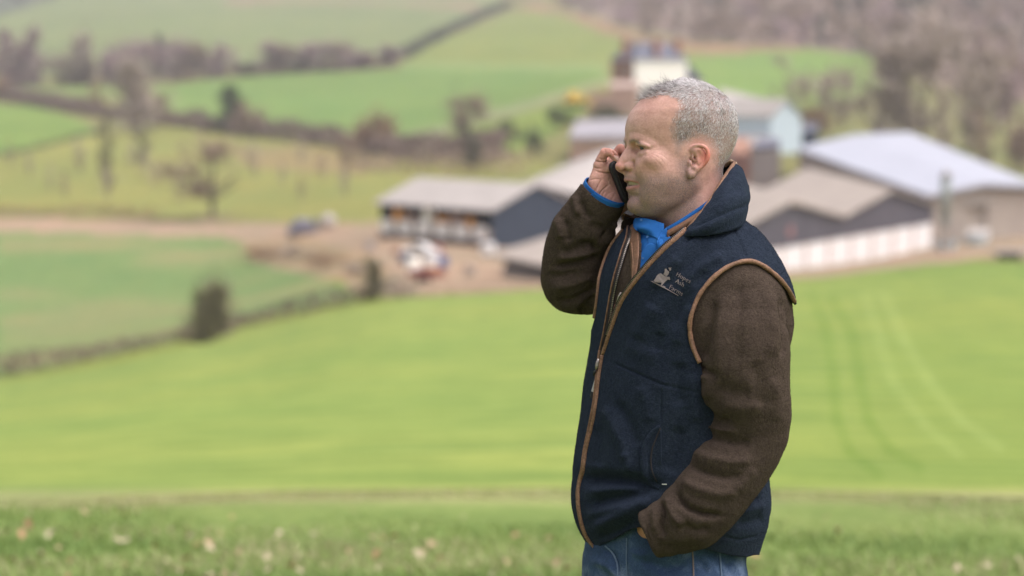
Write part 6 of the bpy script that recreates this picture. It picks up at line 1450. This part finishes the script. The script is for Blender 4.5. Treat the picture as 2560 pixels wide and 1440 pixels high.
    def poly_patch(name, pts, off=1.6, s=12.0, ox=1600, oy=640):
        bm = bmesh.new(); vs = [bm.verts.new(Vector((ox + x / s, oy + y / s, 0))) for x, y in pts]; f = bm.faces.new(vs); bmesh.ops.triangulate(bm, faces=[f])
        bmesh.ops.subdivide_edges(bm, edges=bm.edges, cuts=2, use_grid_fill=False); P2 = [v.co[:2] for v in bm.verts]; Fx = [tuple(v.index for v in f.verts) for f in bm.faces]; bm.verts.index_update(); Fx = [tuple(v.index for v in f.verts) for f in bm.faces]
        V_ = np.array([cast.at(x, y, off, L(x, y, -200)) for x, y in P2]); bm.free(); return V_, Fx
    lg = [('cow_emblem', [(425,745),(470,690),(520,600),(560,560),(600,533),(640,526),(700,570),(760,605),(850,628),(885,618),(895,660),(912,700),(895,722),(870,708),(830,706),(790,742),(740,790),(655,893),(618,888),(655,800),(672,762),(610,722),(555,698),(530,700),(482,790),(462,782),(500,694),(448,770)]),
          ('sheep_emblem', [(752,398),(775,382),(800,388),(808,420),(822,445),(872,470),(872,505),(842,560),(800,606),(780,606),(822,540),(805,520),(775,522),(752,520),(716,562),(703,550),(738,498),(748,450)]),
          ('hen_emblem', [(858,350),(880,345),(902,356),(948,335),(935,372),(928,420),(905,445),(882,440),(890,415),(868,392)]), ('duck_emblem', [(672,905),(705,898),(735,915),(765,925),(752,948),(715,950),(685,935)]),
          ('ground_line', [(330,748),(380,752),(700,918),(1152,1178),(1150,1195),(690,950),(400,790)])]
    emb = empty('emblem'); emb.parent = gilet
    for nm, pts in lg:
        V_, Fx = poly_patch(nm, pts); o = mesh_np(nm, to_world(V_), Fx, mEmb, emb, False); md = o.modifiers.new('t', 'SOLIDIFY'); md.thickness = 1.5 * US; md.offset = 0
    for txt, (x0, y0) in (('Hopes', (1689.5, 689.5)), ('Ash', (1688.3, 706.5)), ('Farms', (1672.3, 721.5))):
        cu = bpy.data.curves.new('lettering', 'FONT'); cu.body = txt; cu.size = 1.0; cu.offset = -0.016; cu.space_character = 1.08; cu.resolution_u = 3; to = link(bpy.data.objects.new('lettering', cu)); bpy.context.view_layer.update()
        me = bpy.data.meshes.new_from_object(to.evaluated_get(bpy.context.evaluated_depsgraph_get())); bpy.data.objects.remove(to)
        e1 = np.array([15.5, 8.6]) * 0.82; e2 = np.array([7.0, -14.2])
        bm = bmesh.new(); bm.from_mesh(me); bmesh.ops.triangulate(bm, faces=bm.faces); bm.verts.index_update()
        P2 = [np.array([x0, y0]) + e1 * v.co.x + e2 * v.co.y for v in bm.verts]; Fx = [tuple(v.index for v in f.verts) for f in bm.faces]; bm.free()
        V_ = np.array([cast.at(x, y, 1.8, L(x, y, -200)) for x, y in P2]); o = mesh_np('lettering', to_world(V_), Fx, mEmb, emb, False); md = o.modifiers.new('t', 'SOLIDIFY'); md.thickness = 1.5 * US; md.offset = 0
    # raised pile of the fleece
    rp = np.random.RandomState(77)
    def nap(name, V, F, c, n, lst):
        k_ = rp.randint(0, len(F), n); u = rp.rand(n, 1); v = rp.rand(n, 1); q = V[F[k_]]; p_ = (q[:, 0] * (1 - u) + q[:, 1] * u) * (1 - v) + (q[:, 3] * (1 - u) + q[:, 2] * u) * v
        nr = vnormals(V, F)[F[k_]].mean(1); nr /= np.linalg.norm(nr, axis=1)[:, None]; s_ = np.where((nr * (p_ - c)).sum(1) < 0, -1, 1)[:, None]; nr = nr * s_
        d = nr * 0.6 + rp.normal(0, 0.5, (n, 3)); d /= np.linalg.norm(d, axis=1)[:, None]; w = np.cross(d, rp.normal(0, 1, (n, 3))); w /= np.linalg.norm(w, axis=1)[:, None]
        ln = rp.uniform(1.2, 3.0, n)[:, None]; VV = np.stack([p_ - w * .42, p_ + w * .42, p_ + d * ln], 1).reshape(-1, 3)
        lst.append(mesh_np('fleece_pile', to_world(VV), np.arange(3 * n).reshape(-1, 3), lst is G_ and mNavy or mBrown, None, False))
    nap('pile', GV_, GF_, L(1690, 900, 20), 90000, G_); nap('pile', JV_, JF_, L(1750, 900, -60), 90000, Jk)
    # --- jacket details
    strip_l = [(1558,530),(1568,558),(1575,600),(1580,650),(1581,700),(1578,748)]; strip_r = [(1590,538),(1596,565),(1600,605),(1599,648),(1592,695),(1581,742)]
    def ribbon(name, l, r, off, mat, nu=24, cst=cj, bul=3.0):
        A_ = cst.line(l, off, 3); B_ = cst.line(r, off, 3); T_ = np.linspace(0, 1, nu); rs = lambda Q: np.stack([np.interp(T_, np.linspace(0, 1, len(Q)), Q[:, i]) for i in range(3)], 1)
        A_, B_ = rs(A_), rs(B_); Z = np.minimum(A_[:, 2], B_[:, 2]); V_ = np.concatenate([A_ + (B_ - A_) * k + np.array([0, 0, -bul * math.sin(math.pi * k)]) for k in np.linspace(0, 1, 6)]); F_ = [(j * nu + i, j * nu + i + 1, (j + 1) * nu + i + 1, (j + 1) * nu + i) for j in range(5) for i in range(nu - 1)]
        o = mesh_np(name, to_world(V_), F_, mat); md = o.modifiers.new('t', 'SOLIDIFY'); md.thickness = 3 * US; md.offset = 0; return o
    Jk.append(ribbon('placket', strip_l, strip_r, 3, mTanD)); Jk.append(tube_np('placket_binding', cj.line([(1583,610),(1587,660),(1585,700),(1578,748)], 5), 1.6, mTan, None)) 
    jn = [(1667,606),(1652,642),(1636,661),(1618,675),(1600,695),(1588,716),(1580,742),(1570,752)]
    zj = cj.line(jn, 2.0); Jk.append(tube_np('zip_tape', zj, 3.4, mTape, None, flat=(1, .4))); Jk.append(zip_teeth('zip_teeth', zj + np.array([-1, 0, -3.0]), mMetal, None, 4.2, (1.6, 1.1, 1.1)))
    zj2 = cj.line([(1580,742),(1573,752),(1566,770)], 2.0); Jk.append(zip_teeth('zip_teeth', zj2 + np.array([0, 0, -2.0]), mMetal, None, 4.2, (1.6, 1.1, 1.1)))
    q = np.array([cj.at(x, y, 6, L(x, y, -120)) for x, y in [(1558,732),(1554,742),(1551,752),(1548,760)]]); Jk.append(tube_np('zip_slider', q, [3, 4.5, 4.5, 3], mMetal, None, flat=(1, .5)))
    q = np.array([cj.at(x, y, 8, L(x, y, -120)) for x, y in [(1548,762),(1543,775),(1537,790),(1532,806),(1529,818)]]); Jk.append(tube_np('zip_pull', q, [4.2, 3.2, 3, 3.4, 2.6], leather('dark_leather', (.22, .09, .06), (.13, .05, .035)), None, flat=(1, .5)))
    # collars round the neck
    def ring(name, pts, down, out, mat, thick, dz=0):
        P_ = [L(*p) for p in pts]; c = np.mean(P_, 0); lowr = []
        for p in P_: o_ = p - c; o_[1] = 0; o_ /= np.linalg.norm(o_) + 1e-9; lowr.append(p + o_ * out + np.array([0, -down, 0]))
        mid = [(a + b_) / 2 + (a - c) * np.array([.03, 0, .03]) for a, b_ in zip(P_, lowr)]
        return loft_np(name, [P_, mid, lowr], mat, None, 70, 8, thick)
    sc, _ = ring('collar', [(1668,568,-92),(1690,555,-100),(1726,532,-100),(1765,505,-86),(1798,474,-50),(1810,455,0),(1800,450,60),(1750,470,110),(1690,510,124),(1630,545,104),(1597,556,60),(1588,560,28)], 50, -6, mBlue, 3); Sh.append(sc)
    jring = [(1670,577,-104),(1695,563,-114),(1732,540,-114),(1772,512,-98),(1806,480,-58),(1820,462,0),(1808,458,68),(1752,478,122),(1690,518,136),(1622,545,118),(1580,540,88),(1562,534,70)]
    jc, _ = ring('collar', [(x + 1, y + 6, z + 3) for x, y, z in jring], 44, 10, mBrown, 4); Jk.append(jc)
    jc, _ = ring('collar_lining', jring, 15, 6, mTanD, 4); Jk.append(jc)
    Jk.append(tube_np('collar_binding', np.array([L(1671,577,-108), L(1672,592,-112), L(1671,612,-118), L(1669,626,-124)]), 2.6, mTanD, None))
    # near shirt leaf and the wavy far leaf
    def leaf(name, rows, mat):
        return loft_np(name, [[L(*p) for p in r_] for r_ in rows], mat, None, 20, 12, 2.5)[0]
    z0 = cs.at(1640, 620, 0, L(1640, 620, -120))[2]
    Sh.append(leaf('collar_leaf', [[(1668,568,-96),(1668,584,-104),(1667,602,-112),(1664,624,z0 - 20)], [(1654,578,-98),(1652,592,-108),(1651,608,z0 - 18),(1652,630,z0 - 20)], [(1647,588,-94),(1643,602,z0 - 14),(1642,618,z0 - 16),(1645,636,z0 - 18)]], mBlue))
    zz = lambda x, y, o_=9: cs.at(x, y, o_, L(x, y, -120))[2]
    Sh.append(leaf('collar_leaf', [[(1644,620,zz(1640,620)),(1636,611,zz(1632,612)),(1624,609,zz(1622,612)),(1612,618,zz(1610,620)),(1602,636,zz(1602,640)),(1592,664,zz(1595,668)),(1588,700,zz(1592,700))],
                                  [(1648,634,zz(1642,636)),(1640,630,zz(1636,632)),(1630,630,zz(1628,632)),(1620,640,zz(1618,642)),(1610,658,zz(1608,658)),(1600,682,zz(1600,684)),(1592,706,zz(1594,704))],
                                  [(1655,648,zz(1645,645,6)),(1648,652,zz(1642,648,6)),(1638,660,zz(1634,655,6)),(1628,668,zz(1624,662,6)),(1616,680,zz(1614,672,6)),(1604,696,zz(1604,690,6)),(1592,716,zz(1595,706,6))]], mBlue))
    Sh.append(leaf('collar_leaf', [[(1588,546,-10),(1584,556,-20),(1584,568,-40),(1590,574,-70)], [(1606,545,-40),(1602,556,-52),(1600,570,-70),(1604,584,zz(1604,584))], [(1630,550,-66),(1628,560,-76),(1626,574,-88),(1628,590,zz(1628,590))], [(1660,560,-80),(1660,572,-90),(1656,586,-100),(1648,600,zz(1645,600))]], mBlue))
    for x, y in ((1603,550), (1622,596), (1612,648)):
        q = cs.at(x, y, 6, L(x, y, -110)); q = q if y > 560 else L(x, y, -58); a = np.linspace(0, 2 * math.pi, 15)[:-1]; V_ = np.array([q + np.array([math.cos(t) * 3, math.sin(t) * 3, dz]) for dz in (0, -2) for t in a]); Sh.append(mesh_np('button', to_world(V_), [tuple(range(14))[::-1], tuple(range(14, 28))] + [(i, (i + 1) % 14, 14 + (i + 1) % 14, 14 + i) for i in range(14)], simple('button', (.06, .16, .36), None, 50, .4), None, False))
    # shirt cuff at the raised wrist
    c0 = ARM_F[7]; e1 = np.cross(AX_F, [0, 0, 1.0]); e1 /= np.linalg.norm(e1); e2 = np.cross(AX_F, e1); rows = []
    for t, r_ in ((-50, 53), (-14, 55), (2, 57), (13, 57)): rows.append([c0 + AX_F * t + (e1 * math.cos(a) * r_ + e2 * math.sin(a) * r_ * .96) for a in np.linspace(0, 2 * math.pi, 41)])
    cu, _ = loft_np('cuff', rows, mBlue, None, 120, 12, 3); Sh.append(cu)
    a = np.linspace(2.2, 3.9, 14); 
    rows = [[c0 + AX_F * t + (e1 * math.cos(q) + e2 * math.sin(q)) * (58.4) for q in np.linspace(*sp, 14)] for t, sp in ((-16, (0.5, 1.9)), (-6, (0.5, 2.05)), (3, (0.5, 2.05)), (10, (0.5, 1.95)))]
    Sh.append(loft_np('cuff_tab', rows, mBlue, None, 30, 10, 2.5)[0])
    # --- jeans and boots
    lo = L(1400, 2790, -260); hi = L(1930, 1270, 300); J_ = Field(np.minimum(lo, hi), np.maximum(lo, hi), 5.0)
    tab = np.array([[1260,1478,1872,1.15,20],[1330,1474,1866,1.15,20],[1400,1462,1858,1.15,20],[1440,1461,1855,1.15,20],[1520,1458,1850,1.15,20],[1600,1470,1840,1.1,20]])
    J_.F = loft_field(J_, tab); yy = 720 - J_.ax[1]; J_.F = np.maximum(J_.F, np.maximum(yy - 1560, 1265 - yy)[None, :, None].astype(np.float32))
    J_.chain([L(1735,1500,-85), L(1745,1640,-90), L(1732,2130,-92), L(1742,2700,-80)], [135, 124, 84, 66], 40); J_.chain([L(1600,1500,110), L(1592,1640,112), L(1585,2130,118), L(1592,2700,128)], [135, 124, 84, 66], 40)
    V, F = J_.mesh(); F, N = orient(V, F); V = smooth_mesh(V, F, 2, .5)
    for f_ in [(a_, b_, c_ * 1.8) for a_, b_, c_ in [([(1500,1372),(1530,1384),(1542,1410),(1548,1445)], 6, 5), ([(1480,1400),(1520,1415),(1560,1450)], 10, -5), ([(1567,1340),(1566,1400),(1568,1460)], 4, 3), ([(1600,1400),(1660,1420),(1720,1410)], 12, 6), ([(1640,1440),(1700,1452),(1760,1440)], 10, -5), ([(1797,1360),(1800,1400),(1806,1450)], 4, 3), ([(1745,1390),(1770,1430)], 9, 5), ([(1820,1400),(1840,1440)], 10, 5), ([(1580,1380),(1620,1392)], 8, -4)]]: carve(V, N, *f_, face=.5)
    V += N * (fbm3(V, 0.016, 51, 3) * 7)[:, None]
    c_ = V[F].mean(1); V, F, _ = clean(V, F, c_[:, 1] < 720 - 1275); cn = Caster((V, F)); mDen = denim(); jeans = mesh_np('jeans', to_world(V), F, mDen); jeans['label'] = 'blue denim jeans'; Je = []
    mSt = cloth('seam_thread', (.20, .16, .15), (.12, .1, .1)); mSeam = cloth('worn_denim_seam', (.16, .22, .30), (.09, .13, .2))
    for pts, w, mt in [([(1731,1378),(1733,1410),(1735,1470)], 2.0, mSt), ([(1797,1362),(1801,1400),(1806,1470)], 2.2, mSeam), ([(1513,1364),(1532,1380),(1543,1405),(1548,1470)], 2.2, mSeam), ([(1567,1345),(1566,1400),(1568,1470)], 1.8, mSeam)]: Je.append(tube_np('seam', cn.line(pts, .8), w, mt, None, flat=(1, .5)))
    bt = []
    for s_, x in ((-80, 1742), (128, 1592)):
        H = Field(np.array([-2000, -2200, -400]) * 0 + np.minimum(L(x - 240, 2860, s_ - 160), L(x + 110, 2640, s_ + 100)), np.maximum(L(x - 240, 2860, s_ - 160), L(x + 110, 2640, s_ + 100)), 5)
        H.cap(L(x, 2660, s_), L(x + 8, 2760, s_), 60, 56, 20); H.cap(L(x + 20, 2780, s_), L(x - 130, 2795, s_ - 75), 48, 40, 24); gz = (0 - CAMZ - D0 * SP_) / (US * CP); H.F = np.maximum(H.F, (gz - 6 - H.ax[1])[None, :, None].astype(np.float32))
        V, F = H.mesh(); F, N = orient(V, F); bt.append(mesh_np('boot', to_world(V), F, leather('boot_leather', (.12, .07, .04), (.07, .04, .025))))
    # parent everything (matrices kept: the root only translates)
    bpy.context.view_layer.update(); off = root.matrix_world.inverted()
    for lst, par in ((G_, gilet), (Jk, jacket), (Sh, shirt), (Je, jeans)):
        for o in lst: o.parent = par
    for o in list(S.collection.objects):
        if o in before and o is not body: continue
        if o.parent is None and o is not root: o.parent = root; o.matrix_parent_inverse = off
    # --- phone
    A_ = PH_A / np.linalg.norm(PH_A); A_[1] = abs(A_[1]); A_[0] = abs(A_[0]); B_ = PH_B - A_ * (A_ @ (PH_B * np.array([1, -1, 1]))) if False else None
    a_ = np.array([170, 66, 100.]); a_ /= np.linalg.norm(a_); b_ = np.array([-35, 90, 0.]); b_ -= a_ * (a_ @ b_); b_ /= np.linalg.norm(b_); n_ = np.cross(a_, b_)
    ph = empty('phone'); tag(ph, 'black mobile phone in a rubber case held between fingers and far cheek', 'phone')
    def rbox(name, c, la, lb, ln, r_, mat, bev):
        bm = bmesh.new(); V_ = []
        for sa, sb in ((1, 1), (-1, 1), (-1, -1), (1, -1)):
            a0 = {(1, 1): 0, (-1, 1): 1, (-1, -1): 2, (1, -1): 3}[(sa, sb)] * math.pi / 2
            for q in np.linspace(a0, a0 + math.pi / 2, 6): V_.append((sa * (la / 2 - r_) + math.cos(q) * r_, sb * (lb / 2 - r_) + math.sin(q) * r_))
        n = len(V_); W_ = [c + a_ * x + b_ * y_ + n_ * z for z in (-ln / 2, ln / 2) for x, y_ in V_]
        o = mesh_np(name, to_world(np.array(W_)), [tuple(range(n)), tuple(range(n, 2 * n))[::-1]] + [(i, n + i, n + (i + 1) % n, (i + 1) % n) for i in range(n)], mat, ph, False)
        md = o.modifiers.new('b', 'BEVEL'); md.width = bev * US; md.segments = 4; md.limit_method = 'ANGLE'; md.angle_limit = 0.9; return o
    c = PH_C + a_ * 112
    rbox('case', c, 224, 112, 17, 17, mBlk, 5); sgn = -1 if n_[2] > 0 else 1
    rbox('screen', c + n_ * sgn * 7.6, 206, 98, 3, 12, simple('black_glass', (.006, .006, .007), None, 1, .08, .6), 1)
    rbox('button', c - a_ * 112 * 0 - b_ * 57, 26, 3, 6, 1.2, mBlk, .6)
    return root
build_person()
# ------------------------------------------------------------------ haze
def haze():
    m = bpy.data.materials.new('haze'); m.use_nodes = True; nt = m.node_tree; nt.nodes.clear()
    out = nt.nodes.new('ShaderNodeOutputMaterial'); v = nt.nodes.new('ShaderNodeVolumePrincipled')
    v.inputs['Color'].default_value = (0.93, 0.95, 1.0, 1); v.inputs['Density'].default_value = 0.00024; v.inputs['Anisotropy'].default_value = 0.1
    nt.links.new(v.outputs[0], out.inputs['Volume'])
    b = MB(); b.box(-4700, 4700, -4700, 4700, -60, 420)
    o = b.build('haze', m); tag(o, kind='stuff')
haze()
